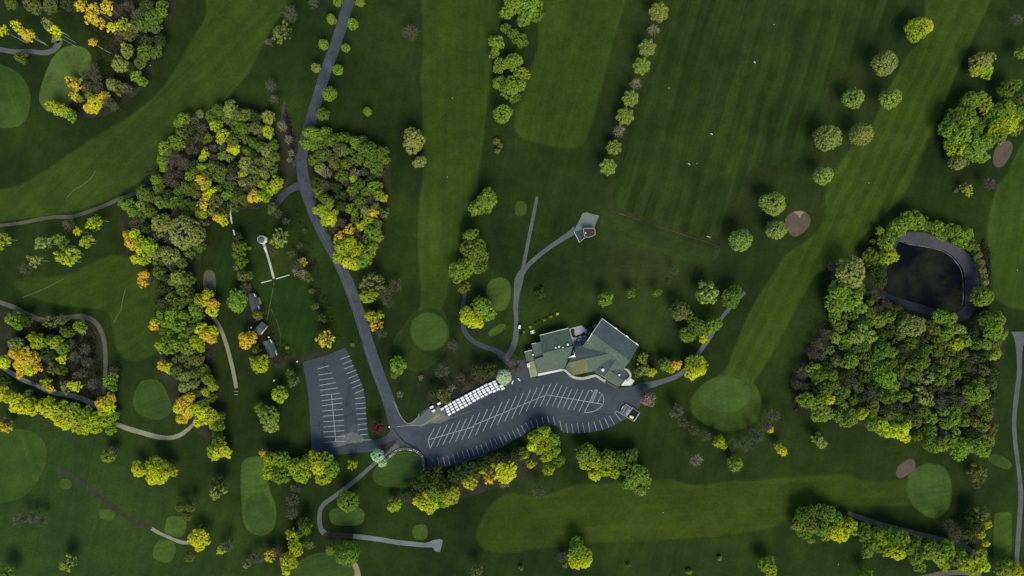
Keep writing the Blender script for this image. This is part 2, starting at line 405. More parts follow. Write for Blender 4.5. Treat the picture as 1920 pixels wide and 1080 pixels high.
# bank of dark liner, sloping to the water
n = len(po); vs = []
for ring, z in ((po, 0.0), (pi_, -1.6), (pi_, -2.6)):
    for i, (x, y) in enumerate(ring):
        q = W(x, y, z); vs.append((q.x, q.y, z + (rnd.uniform(-.04, .04) if z == -1.6 else 0)))
fs = [(r * n + i, r * n + (i + 1) % n, (r + 1) * n + (i + 1) % n, (r + 1) * n + i) for r in range(2) for i in range(n)]
tag(mesh_obj('pond_bank', mk('pond_bank', vs, fs, M['liner'])), 'bluish grey liner bank sloping down round the pond', 'pond bank', kind='structure')
me = mk('pond_water', [W(x, y, -1.72) for x, y in pi_], [tuple(range(n))[::-1]], M['water'])
tag(mesh_obj('pond_water', me), 'nearly black still water of the square pond', 'pond', kind='structure')
for a, b in ((0, 45), (60, 88)):
    seg = [(pi_[i % n][0], pi_[i % n][1], 1.1 + .5 * math.sin(i * 1.3)) for i in range(a, b)]
    o = ribbon('liner_fold', seg, -1.58, M['liner_edge'], 'pale fold of liner along the ' + ('upper and right' if a == 0 else 'lower') + ' edge of the pond water', 'liner edge', smooth=False)

# ---------------------------------------------------------------- fairways, greens, tees, bunkers
F = [
 ('fairway', 'fw_a', [(402,-30),(388,28),(370,60),(350,95),(330,130),(305,165),(275,195),(235,225),(180,258),(130,290),(80,325),(30,350),(-30,366),(-30,418),(0,415),(60,407),(130,397),(190,378),(240,352),(300,315),(360,250),(400,202),(422,187),(440,167),(462,140),(478,112),(492,85),(510,50),(532,20),(552,-30)], .010, 'long bright green fairway sweeping from the top edge to the left edge'),
 ('fairway', 'fw_b', [(25,532),(60,520),(100,521),(140,511),(180,491),(205,481),(240,483),(285,500),(310,560),(315,620),(300,655),(270,672),(240,675),(222,658),(214,622),(210,600),(200,583),(170,577),(120,572),(60,556)], .010, 'dim green fairway above the looping path at left'),
 ('fairway', 'fw_c', [(803,-30),(796,75),(791,140),(792,180),(795,250),(797,310),(790,357),(786,395),(784,457),(787,507),(790,540),(789,565),(785,582),(767,602),(747,627),(739,647),(745,665),(760,685),(780,695),(802,688),(825,668),(840,642),(843,620),(836,600),(829,583),(830,570),(837,553),(841,530),(855,482),(859,445),(866,405),(890,362),(897,320),(904,270),(910,215),(918,162),(922,110),(940,30),(946,-30)], .010, 'straight green fairway running down the picture left of centre to a round green'),
 ('fairway', 'fw_d', [(1026,-30),(1010,87),(997,125),(982,175),(967,225),(966,243),(980,257),(1010,268),(1050,276),(1083,274),(1098,262),(1112,220),(1130,150),(1147,82),(1168,-30)], .010, 'straight green fairway with a blunt lower end at top centre'),
 ('fairway', 'fw_f', [(1750,-30),(1735,30),(1728,75),(1702,103),(1677,150),(1650,205),(1622,250),(1590,285),(1565,320),(1548,357),(1549,390),(1544,415),(1527,440),(1497,462),(1475,477),(1461,497),(1440,530),(1418,565),(1395,610),(1374,662),(1362,692),(1345,708),(1322,721),(1303,738),(1295,758),(1303,780),(1330,797),(1360,809),(1390,803),(1415,790),(1426,766),(1422,743),(1411,726),(1416,710),(1430,690),(1445,664),(1465,628),(1485,590),(1503,556),(1525,520),(1562,497),(1595,474),(1614,447),(1647,412),(1682,381),(1705,345),(1722,304),(1737,270),(1752,237),(1790,143),(1822,75),(1858,-30)], .010, 'long curving green fairway from the top right down to a large round green'),
 ('fairway', 'fw_g', [(1950,240),(1912,278),(1890,324),(1870,352),(1857,395),(1851,432),(1855,470),(1860,520),(1866,555),(1885,572),(1920,580),(1960,584),(2040,560),(2060,400),(2040,260)], .010, 'green fairway cut off by the right edge of the picture'),
 ('fairway', 'fw_h', [(960,925),(930,940),(910,965),(895,995),(897,1015),(910,1029),(930,1034),(960,1034),(1010,1027),(1085,1019),(1160,1014),(1272,1009),(1360,1001),(1440,990),(1475,974),(1540,951),(1615,946),(1702,948),(1725,935),(1725,905),(1700,898),(1665,905),(1630,904),(1612,900),(1592,892),(1565,891),(1490,895),(1435,900),(1360,905),(1322,910),(1292,909),(1260,901),(1235,900),(1160,907),(1080,911),(1047,922),(1022,930),(995,932)], .010, 'broad horizontal fairway at lower right ending at an oval green'),
 ('driving_range', 'range', [(1255,-30),(1245,60),(1215,150),(1190,240),(1165,320),(1150,380),(1200,405),(1300,440),(1350,440),(1400,330),(1450,310),(1510,290),(1530,215),(1570,150),(1610,110),(1650,60),(1690,-30)], .005, 'wide striped driving range in the upper right half'),
 ('putting_green', 'green_left', [(-30,118),(5,125),(30,137),(46,155),(54,180),(52,205),(44,226),(28,236),(0,237),(-30,235)], .018, 'rounded green at the left edge, topmost of the left greens'),
 ('tee_box', 'tee_pale', [(140,85),(160,91),(171,107),(168,128),(155,155),(140,185),(118,206),(95,210),(78,198),(73,182),(78,158),(88,131),(100,107),(118,90)], .018, 'pale green bean shaped tee beside the yellow trees at top left'),
 ('putting_green', 'green_left', [(-30,805),(20,806),(50,809),(70,819),(82,835),(85,855),(79,880),(65,905),(45,927),(20,936),(-30,934)], .018, 'half round bright green at the lower left edge'),
 ('putting_green', 'green_dim', [(266,718),(280,714),(294,716),(306,728),(315,750),(319,768),(312,779),(295,784),(275,780),(260,772),(252,756),(256,735)], .018, 'egg shaped green between the looping path and the tree belt at left'),
 ('putting_green', 'tee', [(462,862),(478,858),(492,862),(499,880),(500,900),(506,925),(514,950),(515,975),(509,992),(494,1002),(472,998),(459,978),(455,940),(453,900),(455,875)], .010, 'long narrow green below the left parking lot'),
 ('putting_green', 'green_dim', [(470,930),(490,926),(505,940),(513,960),(511,982),(496,999),(475,995),(462,975),(461,950)], .018, 'paler lower end of the long narrow green'),
 ('putting_green', 'green', [(805,588),(825,596),(837,612),(838,632),(828,648),(810,656),(790,652),(776,638),(771,620),(775,603),(788,592)], .018, 'round pale green above the cart rows'),
 ('putting_green', 'green', [(1361,706),(1388,713),(1405,728),(1407,745),(1395,762),(1372,772),(1345,772),(1322,760),(1311,744),(1315,726),(1334,712)], .018, 'large round pale green right of the clubhouse'),
 ('putting_green', 'green', [(1702,907),(1707,890),(1722,877),(1745,871),(1767,876),(1777,890),(1782,910),(1781,940),(1770,960),(1750,969),(1730,961),(1712,945),(1703,927)], .018, 'pale oval green beside a bunker at lower right'),
 ('putting_green', 'green_dim', [(702,888),(715,868),(735,855),(757,849),(778,853),(790,868),(792,885),(783,901),(765,909),(735,911),(708,905)], .018, 'oval practice green inside the curved stone wall'),
 ('putting_green', 'green_dim', [(548,1095),(556,1064),(575,1047),(603,1038),(632,1042),(655,1055),(666,1080),(664,1110)], .018, 'round green cut off by the bottom edge'),
 ('tee_box', 'tee', [(620,957),(640,951),(665,950),(681,958),(683,972),(676,983),(655,986),(628,984),(618,973)], .018, 'rounded tee under the round tree by the lower path'),
 ('tee_box', 'tee', [(777,986),(795,984),(801,990),(801,1007),(792,1012),(778,1010),(773,1000)], .018, 'small square tee above the path end at bottom centre'),
 ('tee_box', 'tee', [(119,898),(131,901),(135,910),(127,917),(114,914),(112,904)], .018, 'smallest tee beside the bare earth strip at lower left'),
 ('tee_box', 'tee', [(190,955),(210,957),(215,967),(206,976),(190,972),(186,963)], .018, 'small tee below the middle of the bare earth strip'),
 ('tee_box', 'tee', [(318,968),(345,972),(349,990),(341,1006),(322,1004),(309,996),(311,980)], .018, 'square tee above the lower end of the earth strip'),
 ('tee_box', 'tee', [(300,1012),(322,1015),(330,1028),(324,1048),(313,1055),(295,1050),(286,1042),(290,1025)], .018, 'square tee below the lower end of the earth strip'),
 ('tee_box', 'tee', [(915,563),(912,542),(920,526),(940,520),(955,529),(958,550),(953,572),(943,582),(928,581)], .018, 'rounded tee between the two paths above the clubhouse'),
 ('tee_box', 'tee', [(915,625),(926,614),(940,607),(948,609),(944,619),(930,628),(919,630)], .018, 'narrow tee mound just above the path bend'),
 ('tee_box', 'collar', [(966,386),(973,377),(984,380),(988,393),(983,404),(970,404),(965,396)], .018, 'small round tee left of the straight concrete path'),
 ('tee_box', 'range_tee', [(1133,399),(1150,402),(1200,418),(1250,435),(1300,452),(1343,464),(1347,473),(1340,485),(1325,495),(1310,500),(1290,492),(1240,475),(1180,462),(1140,455),(1124,445),(1125,420)], .014, 'long slanted range tee beside the concrete pad'),
 ('tee_box', 'collar', [(1853,856),(1870,852),(1890,862),(1898,872),(1888,880),(1870,874),(1856,866)], .018, 'narrow tee mound near the right path'),
 ('tee_box', 'collar', [(1868,962),(1893,961),(1897,975),(1896,1040),(1890,1052),(1868,1050),(1863,1030),(1864,975)], .014, 'tall dim tee at the lower right beside the path'),
 ('garden_lawn', 'lawn', [(500,528),(560,514),(585,560),(600,610),(640,640),(600,658),(560,668),(535,660),(525,620),(505,580)], .008, 'dark garden lawn left of the drive below the white walk'),
 ('garden_lawn', 'lawn', [(408,470),(425,458),(437,468),(441,500),(441,545),(425,552),(410,545),(407,510)], .008, 'narrow garden lawn left of the gazebo'),
 ('sand_bunker', 'sand', [(1472,415),(1477,404),(1490,396),(1507,396),(1519,409),(1517,423),(1505,437),(1490,444),(1479,436)], .020, 'brown oval bunker between the round trees'),
 ('sand_bunker', 'sand', [(1895,266),(1899,277),(1894,292),(1882,310),(1870,314),(1862,304),(1864,285),(1873,271),(1885,265)], .020, 'brown oval bunker below the wood at upper right'),
 ('sand_bunker', 'sand', [(1680,885),(1688,870),(1705,861),(1714,864),(1716,877),(1705,888),(1690,896),(1682,894)], .020, 'small brown bunker beside the oval green at lower right'),
 ('sand_bunker', 'sand_light', [(652,1044),(664,1050),(673,1064),(676,1085),(664,1090),(665,1072),(659,1058)], .022, 'thin crescent bunker at the bottom edge'),
 ('sand_bunker', 'path_brown', [(383,512),(390,506),(399,509),(404,520),(404,550),(395,558),(384,552),(381,530)], .020, 'tall narrow sandy bunker beside the tree belt'),
]
F += [('green_collar', 'collar', [(1322,721),(1345,708),(1362,702),(1385,704),(1405,712),(1420,728),(1426,750),(1421,778),(1405,797),(1380,806),(1350,806),(1322,795),(1302,778),(1296,757),(1304,737)], .014, 'mown collar around the large round pale green'),
      ('green_collar', 'fringe', [(786,583),(805,578),(828,584),(837,600),(843,620),(840,642),(825,667),(802,687),(780,694),(760,684),(745,664),(740,647),(748,627),(767,603)], .014, 'wider mown apron around the round green above the carts')]
def grown(pts, d):
    p = catmull(pts, True, 3); n = len(p); A = sum(p[i][0] * p[(i + 1) % n][1] - p[(i + 1) % n][0] * p[i][1] for i in range(n)); out = []
    for i in range(n):
        a, b = p[i - 1], p[(i + 1) % n]; dx, dy = b[0] - a[0], b[1] - a[1]; l = math.hypot(dx, dy) or 1
        k = d * (1 if A > 0 else -1); out.append((p[i][0] + dy / l * k, p[i][1] - dx / l * k))
    return out
for nm, mt, pts, z, lab in F:
    if nm in ('fairway', 'putting_green'):
        sheet('fringe', grown(pts, 3.2 if nm == 'fairway' else 2.6), z - .003, M['fringe' if nm == 'fairway' else 'collar'], 'fringe of the ' + ' '.join(lab.split()[:12]), 'fringe', smooth=False, wob=.12)
    sheet(nm, pts, z, M[mt], lab, nm.replace('_', ' '), wob=.05)
sheet('dry_sand', [(1488,398),(1500,396),(1508,399),(1502,403),(1500,409),(1496,403)], .026, M['sand_light'], 'pale dry sand at the top of the bunker between round trees', 'sand', wob=.1)
for pts, lab in (([(-30,590),(60,585),(150,598),(188,625),(190,690),(188,745),(130,735),(60,712),(0,680),(-30,650)], 'bare brown wood floor inside the looping path'),
    ([(335,215),(385,195),(470,200),(512,205),(525,240),(540,230),(556,300),(550,330),(500,385),(430,400),(385,440),(375,540),(408,560),(405,600),(410,640),(405,700),(425,790),(400,830),(340,780),(300,690),(290,600),(290,510),(245,490),(235,440),(228,395),(298,300)], 'dark leaf litter under the long wood at left'),
    ([(575,250),(640,252),(728,290),(720,440),(700,505),(650,500),(625,440),(592,390)], 'dark leaf litter under the wood right of the drive'),
    ([(1550,500),(1620,470),(1660,480),(1652,545),(1680,575),(1740,592),(1800,604),(1880,600),(1885,640),(1870,740),(1862,845),(1780,845),(1620,800),(1500,765),(1480,730),(1515,660),(1555,600)], 'dark leaf litter under the big wood below the pond'),
    ([(1690,405),(1760,412),(1820,440),(1850,500),(1850,560),(1838,600),(1825,598),(1838,570),(1837,520),(1828,487),(1790,456),(1735,434),(1690,438),(1660,480),(1625,500),(1640,450)], 'thin strip of brush floor round the pond bank'),
    ([(130,-20),(320,-20),(312,60),(290,120),(265,165),(200,215),(120,215),(150,165),(205,140),(215,110),(190,60)], 'dark wood floor at the top left'),
    ([(800,740),(830,715),(900,680),(930,690),(935,703),(880,728),(820,765)], 'brown planting bed behind the rows of carts'),
    ([(500,590),(470,540),(455,560),(455,600),(480,650),(490,670),(520,690),(560,680),(545,665),(530,668),(505,640)], 'dark mulch around the three cottages'),
    ([(735,940),(800,888),(880,878),(960,862),(1000,835),(1040,860),(1010,885),(960,905),(880,930),(830,945)], 'brown brush strip below the main parking lot')):
    sheet('woodland_floor', pts, .003 if 'strip of brush floor' in lab else .0035, M['litter'], lab, 'woodland floor', wob=.6)

sheet('bare_slope', [(1600,560),(1625,545),(1650,548),(1668,566),(1700,585),(1735,600),(1700,608),(1650,600),(1610,590)], .008, M['dry'], 'grey brown bare slope below the left corner of the pond', 'bare slope', wob=.5)
sheet('bare_slope', [(1548,600),(1568,612),(1560,640),(1530,660),(1515,690),(1498,700),(1510,660),(1530,630)], .008, M['dry'], 'grey brown bare strip along the left edge of the big wood', 'bare slope', wob=.5)
sheet('bare_slope', [(1482,712),(1500,700),(1530,710),(1545,730),(1510,735),(1490,745)], .008, M['dry'], 'grey brown clearing at the lower left of the big wood', 'bare slope', wob=.5)
sheet('bare_slope', [(533,190),(545,230),(560,270),(552,310),(545,300),(538,262),(526,225)], .008, M['dry'], 'pale gravelly strip between the long belt and the drive', 'bare slope', wob=.5)
# ---------------------------------------------------------------- drive, lots, paths
ribbon('driveway', [(662,-30,20),(655,0,20),(640,50,21),(627,90,20),(612,130,21),(598,175,20),(586,215,21),(574,255,21),(566,290,20),(567,325,21),(573,352,23),(583,382,22),(595,415,20),(612,450,20),(630,482,20),(645,513,20),(656,540,21),(668,572,21),(678,603,21),(689,640,21),(702,680,22),(715,715,22),(728,750,23),(740,785,27),(752,815,36)], .030, M['asphalt_old'], 'long blue grey drive from the top edge to the parking lots', 'driveway')
ribbon('driveway_edge', [(592,415),(610,450),(628,484),(642,515),(658,560),(670,596),(682,640),(694,680),(707,715),(719,752)], .034, M['path_grey'], 'thin pale worn line along the left side of the drive', 'drive edge', width=1.0)
ribbon('cart_path', [(563,348,16),(545,355,13),(528,370,12),(513,390,12),(503,402,8)], .026, M['path_blue'], 'short branch path leaving the drive towards the garden', 'path')
sheet('parking_lot', [(567,679),(590,673),(612,666),(648,652),(660,680),(672,705),(681,727),(685,748),(686,775),(690,812),(692,823),(702,825),(712,822),(725,816),(735,804),(748,806),(760,828),(757,838),(745,836),(735,836),(722,838),(712,844),(700,847),(660,850),(628,853),(585,856),(583,820),(579,750),(574,715)], .024, M['asphalt'], 'left parking lot of bluish asphalt with a long central line', 'parking lot', smooth=False, wob=.05)
LOT1 = bpy.context.scene.collection.objects[-1]
sheet('parking_lot', [(738,802),(750,782),(765,794),(777,790),(785,778),(797,767),(808,761),(830,758),(850,745),(880,729),(905,716),(930,705),(955,695),(975,690),(985,680),(990,694),(994,709),(1003,709),(1053,696),(1063,702),(1080,710),(1097,712),(1116,706),(1127,713),(1140,719),(1160,728),(1185,724),(1203,718),(1215,720),(1215,735),(1205,748),(1200,760),(1190,774),(1178,784),(1165,790),(1152,797),(1130,806),(1105,811),(1080,812.5),(1055,811),(1047,800),(1038,797),(1028,798),(1010,801),(998,804),(980,816),(960,827),(944,836),(926,845),(900,857),(870,867),(845,874),(812,879),(800,880),(797,865),(793,855),(787,848),(775,842),(765,840),(752,828)], .040, M['asphalt'], 'main parking lot of bluish asphalt curving below the clubhouse', 'parking lot', smooth=False, wob=.05)
LOT2 = bpy.context.scene.collection.objects[-1]
sheet('dusty_patch', [(765,798),(790,778),(808,764),(830,760),(838,768),(835,777),(845,780),(830,792),(805,795),(780,806)], .044, M['dust'], 'pale dusty asphalt where the lot meets the cart rows', 'dusty patch', wob=.3)
sheet('dusty_patch', [(738,790),(752,788),(765,797),(790,800),(770,815),(778,835),(765,836),(748,822),(740,808)], .0445, M['asphalt_old'], 'pale worn asphalt at the junction of drive and lot', 'dusty patch', wob=.3)
sheet('dusty_patch', [(630,822),(655,810),(668,812),(680,818),(678,828),(655,832),(640,835),(625,838)], .028, M['dust'], 'pale dusty blotch in the lower part of the left lot', 'dusty patch', wob=.4)
ribbon('cart_path', [(985,682,16),(962,682,14),(948,672,16),(930,658,9),(908,650,9),(888,640,9),(873,625,9),(868,605,8),(868,580,8),(871,555,7),(873,545,6)], .032, M['path_blue'], 'grey path curving from the lot past the yellow tree', 'path')
ribbon('cart_path', [(948,675,12),(960,655,11),(967,632,10),(968,600,8),(967,575,9),(969,552,11),(972,530,16),(976,515,13),(980,505,7),(985,480,6.5),(991,450,6.5),(998,415,6.5),(1007,369,5)], .034, M['path_grey'], 'straight concrete path rising above the clubhouse', 'path')
ribbon('cart_path', [(975,522,8),(986,503,8),(1000,488,8),(1022,470,8),(1045,454,8.5),(1065,441,10),(1080,430,14)], .036, M['path_grey'], 'forked concrete path leading to the range pad', 'path')
sheet('concrete_pad', [(1076,435),(1080,425),(1087,412),(1092,400),(1100,398),(1112,402),(1124,404),(1119,414),(1114,428),(1110,432),(1095,437),(1084,442),(1078,442)], .038, M['concrete'], 'pale concrete pad at the end of the forked path', 'concrete pad', smooth=False, wob=.05)
ribbon('cart_path', [(1200,726,16),(1222,721,12),(1245,714,9),(1268,706,9),(1283,695,9),(1300,676,8),(1315,655,8),(1330,634,8),(1344,610,7),(1358,590,7),(1375,570,7),(1385,560,6),(1397,548,6)], .032, M['path_grey'], 'grey path slanting up to the right from the main lot', 'path')
ribbon('cart_path', [(1912,622,32),(1912,636,20),(1911,660,11),(1911,700,9),(1906,740,9),(1902,780,8),(1902,810,8),(1906,850,8),(1911,890,8),(1914,930,9),(1912,970,9),(1909,1010,9),(1906,1062,8),(1908,1110,8)], .030, M['path_grey'], 'long grey path down the right edge', 'path')
ribbon('cart_path', [(1590,962,6),(1612,970,9),(1640,980,9),(1668,988,10),(1700,996,9),(1740,1006,10),(1775,1014,9),(1805,1022,9),(1830,1040,8),(1845,1055,8)], .030, M['path_brown'], 'brownish path above the trees at lower right', 'path')
ribbon('cart_path', [(1720,1086,10),(1760,1077,10),(1800,1073,9),(1840,1078,9)], .031, M['path_brown'], 'short beige path at the bottom edge under the trees', 'path')
ribbon('cart_path', [(-30,93,8),(0,93,9),(25,97,9),(55,96,8),(82,99,9),(100,94,11),(109,83,12),(112,77,9),(96,77,6)], .030, M['path_grey'], 'grey winding path under the birches at top left', 'path')
ribbon('cart_path', [(-30,425,6),(0,423,6),(40,418,6),(80,410,6.5),(105,407,6.5),(135,406,7),(165,397,7),(195,386,7),(222,374,7),(250,364,6),(285,352,6)], .030, M['path_brown'], 'thin brown path along the lower side of the left fairway', 'path')
ribbon('cart_path', [(-30,560,8),(0,567,8),(30,578,9),(60,594,9),(85,600,8),(110,597,8),(135,594,8),(158,594,9),(178,604,9),(190,622,9),(196,645,8),(198,675,8),(197,705,7),(195,740,7)], .030, M['path_brown'], 'brown path looping over the top of the left wood', 'path')
ribbon('cart_path', [(-30,668,7),(0,685,7),(20,699,8),(40,711,8),(70,723,8),(95,735,8),(125,740,9),(150,746,10),(180,760,9),(200,775,8),(216,793,8),(238,803,9),(265,811,9),(290,818,9),(315,821,8),(335,817,8),(350,807,7),(366,793,6)], .031, M['path_beige'], 'pale beige path running under the yellow hedge at left', 'path')
ribbon('cart_path', [(399,594,6),(408,606,7),(417,625,7),(424,645,7),(431,670,7),(437,695,7),(441,715,7),(443,728,7)], .030, M['path_beige'], 'beige path ending on the grass below the tree belt', 'path')
ribbon('earth_strip', [(112,878,6.5),(128,887,7.9),(150,901,7.2),(175,921,7.2),(195,937,7.2),(215,953,7.2),(240,971,7.2),(262,983,7.2),(285,993,6.5)], .030, M['dirt_shade'], 'dark bare earth strip slanting across the lower left', 'earth strip')
ribbon('cart_path', [(284,991,7),(300,1000,6),(320,1009,6),(338,1016,7),(354,1018,6)], .031, M['path_beige'], 'short beige path at the lower end of the earth strip', 'path')
ribbon('cart_path', [(748,836,12),(735,842,8),(722,852,7),(706,866,7),(690,880,7),(672,896,7.5),(652,912,8),(628,930,8),(610,943,8),(601,955,8),(599,972,8),(601,990,9),(608,1000,12)], .034, M['path_grey'], 'grey path curving down from the lots around the lower tee', 'path')
ribbon('cart_path', [(606,999,10),(625,1003,9),(645,1004,9),(663,1005,9)], .028, M['dirt_shade'], 'middle stretch of the lower path with shade painted dark', 'path')  # tree shade on this stretch is put into its dark colour
ribbon('cart_path', [(662,1005,9),(685,1008,9),(715,1012,9),(745,1017,9),(775,1020,9),(798,1022,9),(812,1020,14),(820,1022,24),(828,1024,22)], .033, M['concrete'], 'pale concrete path with a flared right end at bottom centre', 'path')
sheet('mulch_bed', [(716,833),(728,829),(744,823),(740,832),(732,840),(722,852),(712,858),(714,846)], .046, M['mulch'], 'brown mulch wedge between the left lot and the stone wall', 'mulch bed', smooth=False, wob=.2)
sheet('mulch_bed', [(565,676),(590,668),(606,664),(612,658),(590,662),(566,668)], .02, M['mulch'], 'reddish mulch strip along the top of the left lot', 'mulch bed', wob=.3)
ribbon('tar_joint', [(737,802,1.2),(744,812,1.3),(752,822,2),(760,830,2.5),(770,835,3.5),(782,842,4.5),(790,850,4),(798,866,5),(800,880,5)], .048, M['tar'], 'black joint between the left drive and the main lot', 'joint')
ribbon('tar_joint', [(1100,754,.8),(1108,762,1.2),(1113,768,1),(1120,775,.9),(1140,777,.8),(1160,776,.8)], .0485, M['tar'], 'dark crack running through the right part of the main lot', 'joint')
ribbon('kerb_line', [(738,752,1.0),(748,775,1.0),(757,788,1.2),(765,794,1.4),(775,791,1.0),(783,783,1),(786,776,1)], .10, M['walk_dim'], 'thin pale kerb round the grass tip beside the drive', 'kerb')
ribbon('dust_streak', [(744,800,.9),(765,798,.9),(790,797,1.0),(806,789,1.2),(826,777,1.1)], .0475, M['walk_dim'], 'pale scuffed line on the lot by the loose carts', 'streak')
ribbon('dust_streak', [(835,787,1.5),(850,782,1.5),(868,776,1.2),(890,768,1.0)], .0475, M['dust'], 'pale curved scuff below the cart rows', 'streak')
for pts, w, lab in (([(179,320),(168,337),(145,353),(135,360),(125,371)], 1.8, 'thin pale worn streak across the left fairway'),
        ([(120,523),(100,533),(75,545),(42,558)], 1.5, 'thin pale streak across the dim fairway near its top'),
        ([(237,537),(230,562),(227,580),(220,592),(214,604)], 1.5, 'thin pale bent streak at the right of the dim fairway'),
        ([(514,530),(510,552),(506,572),(502,592),(500,603)], .9, 'left dotted pale line on the dark garden lawn'),
        ([(507,577),(513,590),(520,605),(525,625),(526,645)], .9, 'right dotted pale line on the dark garden lawn')):
    ribbon('worn_line', pts, .027, M['streak'], lab, 'worn line', width=w, wob=.12)
# painted lines: parts of their lots
def lines(lot, zz, segs, w=.85):
    for s in segs:
        ribbon('painted_line', [(x, y, w) for x, y in s], zz, M['line'], parent=lot, smooth=False, wob=0, kind=None)
def Z(o, sc, *pts): return [(o[0] + x / sc, o[1] + y / sc) for x, y in pts]
a = (800, 720)
c = lambda *p: Z(a, 7.5, *p)
segs = [c((110,620),(20,785)), c((20,785),(50,905)), c((200,600),(50,905)), c((290,567),(140,885)), c((378,545),(225,858)), c((467,517),(318,830)), c((563,484),(403,812)), c((655,440),(493,785)), c((750,400),(585,765)), c((857,348),(688,715)), c((958,308),(790,665)), c((1060,255),(893,620)), c((1162,212),(993,578)), c((1260,168),(1097,528)), c((1360,125),(1195,490)), c((1463,80),(1297,435)), c((1555,48),(1397,385)), c((1652,15),(1503,337))]
b5 = (980, 700); d = lambda *p: Z(b5, 7.5, *p)
segs += [d(p, q) for p, q in (((397,145),(243,470)),((480,145),(335,450)),((552,170),(415,465)),((625,192),(490,478)),((690,222),(567,490)),((775,225),(638,508)),((852,230),(715,520)),((935,235),(793,535)),((940,405),(868,550)),((1015,232),(943,402)),((1055,235),(985,405)),((1015,232),(1055,235)),((1115,290),(1055,415)))]
segs += [d((1115,290),(1130,315),(1139,345),(1141,390),(1130,430),(1110,460),(1085,487),(1050,510),(1015,528),(980,540),(925,549),(868,552))]
segs += [c((20,785),(640,607)), c((640,607),(672,575)), c((672,575),(1690,150)) , d((330,300),(1110,432))]
for k in range(8):
    t = k / 8; u = (k + .9) / 8
    segs.append(d((1015 - 72 * t, 232 + 170 * t), (1055 - 70 * u, 235 + 170 * u)))
e = lambda *p: Z((740, 780), 9.23, *p)
segs += [e(p, q) for p, q in (((650,735),(652,795)),((742,720),(775,885)),((835,705),(875,865)),((918,685),(957,848)),((1003,660),(1050,820)),((1085,632),(1113,722)),((1168,610),(1210,730)),((1250,577),(1298,718)),((1330,552),(1380,690)),((1407,520),(1455,660)),((1487,490),(1545,640)),((1568,455),(1635,610)),((1647,410),(1695,525)),((1725,390),(1775,495)),((1812,350),(1882,500)))]
segs += [c(p, q) for p, q in (((1083,712),(1130,808)),((1142,678),(1190,778)),((1205,650),(1258,757)),((1268,618),(1328,735)),((1330,585),(1382,683)),((1390,548),(1447,650)),((1457,510),(1505,615)),((1533,482),(1573,610)),((1622,460),(1640,560)),((1697,450),(1722,555)),((1780,455),(1805,585)),((1872,515),(1900,655)))]
segs += [d(p, q) for p, q in (((607,705),(635,838)),((687,708),(712,838)),((768,700),(793,838)),((845,700),(872,835)),((925,692),(945,825)),((1005,678),(1040,808)),((1077,655),(1125,785)),((1152,632),(1212,758)),((1222,598),(1290,715)),((1290,545),(1378,662)),((1290,545),(1320,530)),((1320,530),(1440,600)))]
lines(LOT2, .052, segs)
for q in ((1109, 733), (1124, 737)):
    x, y = q; sheet('painted_mark', [(x-1.5,y-2),(x+1.5,y-1.5),(x+1,y+2)], .053, M['line'], 'small painted parking symbol', None, smooth=False, parent=LOT2)
g1 = lambda *p: Z((550, 640), 9.23, *p); g2 = lambda *p: Z((560, 750), 9.23, *p)
segs = [g1(p, q) for p, q in (((815,312),(978,252)),((852,395),(1017,328)),((882,478),(1050,412)),((920,562),(1088,495)),((950,645),(1120,572)),((983,728),(1152,662)),((1017,810),(1187,742)),((1057,905),(1218,833)),((1067,993),(1240,967)),((1075,1080),(1248,1065)),((418,480),(610,422)),((430,582),(670,547)),((442,670),(702,635)),((453,765),(737,712)),((465,850),(772,803)),((475,937),(807,897)),((487,1030),(845,982)),((658,915),(668,1020)))]
segs += [g2(p, q) for p, q in (((990,152),(1162,135)),((1000,243),(1168,230)),((1008,332),(1178,320)),((1015,430),(1183,408)),((1020,520),(1190,498)),((1070,603),(1200,592)),((1080,695),(1255,685)),((410,100),(755,50)),((415,190),(768,160)),((422,280),(775,255)),((427,373),(780,353)),((432,465),(787,437)),((430,552),(793,530)),((445,640),(800,625)),((447,733),(812,712)),((575,0),(645,715)))]
lines(LOT1, .036, segs)
# retaining wall of separate stones
wl = catmull([(716,869),(724,861),(733,853),(740,848),(746,844),(756,841.5),(767,842),(778,845),(786.6,850),(792,858),(794.7,869),(796,882),(795.5,892)], False, 12)
wall = empty('stone_wall', W(756, 842), label='curved low wall of rough stones around the practice green', cat='stone wall')
L = 0; pts = [W(x, y) for x, y in wl]; last = None
proto = []
for k in range(6):
    r_ = random.Random(k); vs = []
    for z in (0, .35, .6):
        for i in range(7):
            t = i * 2 * math.pi / 7; rr = (1 - .28 * (z > .5)) * r_.uniform(.8, 1.1)
            vs.append((.5 * rr * math.cos(t), .38 * rr * math.sin(t), z * r_.uniform(.9, 1.1)))
    fs = [(r * 7 + i, r * 7 + (i + 1) % 7, (r + 1) * 7 + (i + 1) % 7, (r + 1) * 7 + i) for r in (0, 1) for i in range(7)] + [tuple(range(14, 21))]
    proto.append(mk('stone', vs, fs, M['stone_pale'] if k % 3 == 0 else M['stone']))
for i in range(1, len(pts)):
    L += (pts[i] - pts[i - 1]).length
    if L > .92:
        L = 0; dv = pts[i] - pts[i - 1]
        for off in (-.32, .36):
            nx, ny = -dv.y / dv.length, dv.x / dv.length
            st = mesh_obj('stone', rnd.choice(proto), wall)
            st.location = (pts[i].x + nx * off - wall.location.x, pts[i].y + ny * off - wall.location.y, 0)
            st.rotation_euler[2] = math.atan2(dv.y, dv.x) + rnd.uniform(-.3, .3); st.scale = (rnd.uniform(.85, 1.2), rnd.uniform(.8, 1.1), rnd.uniform(.8, 1.3))

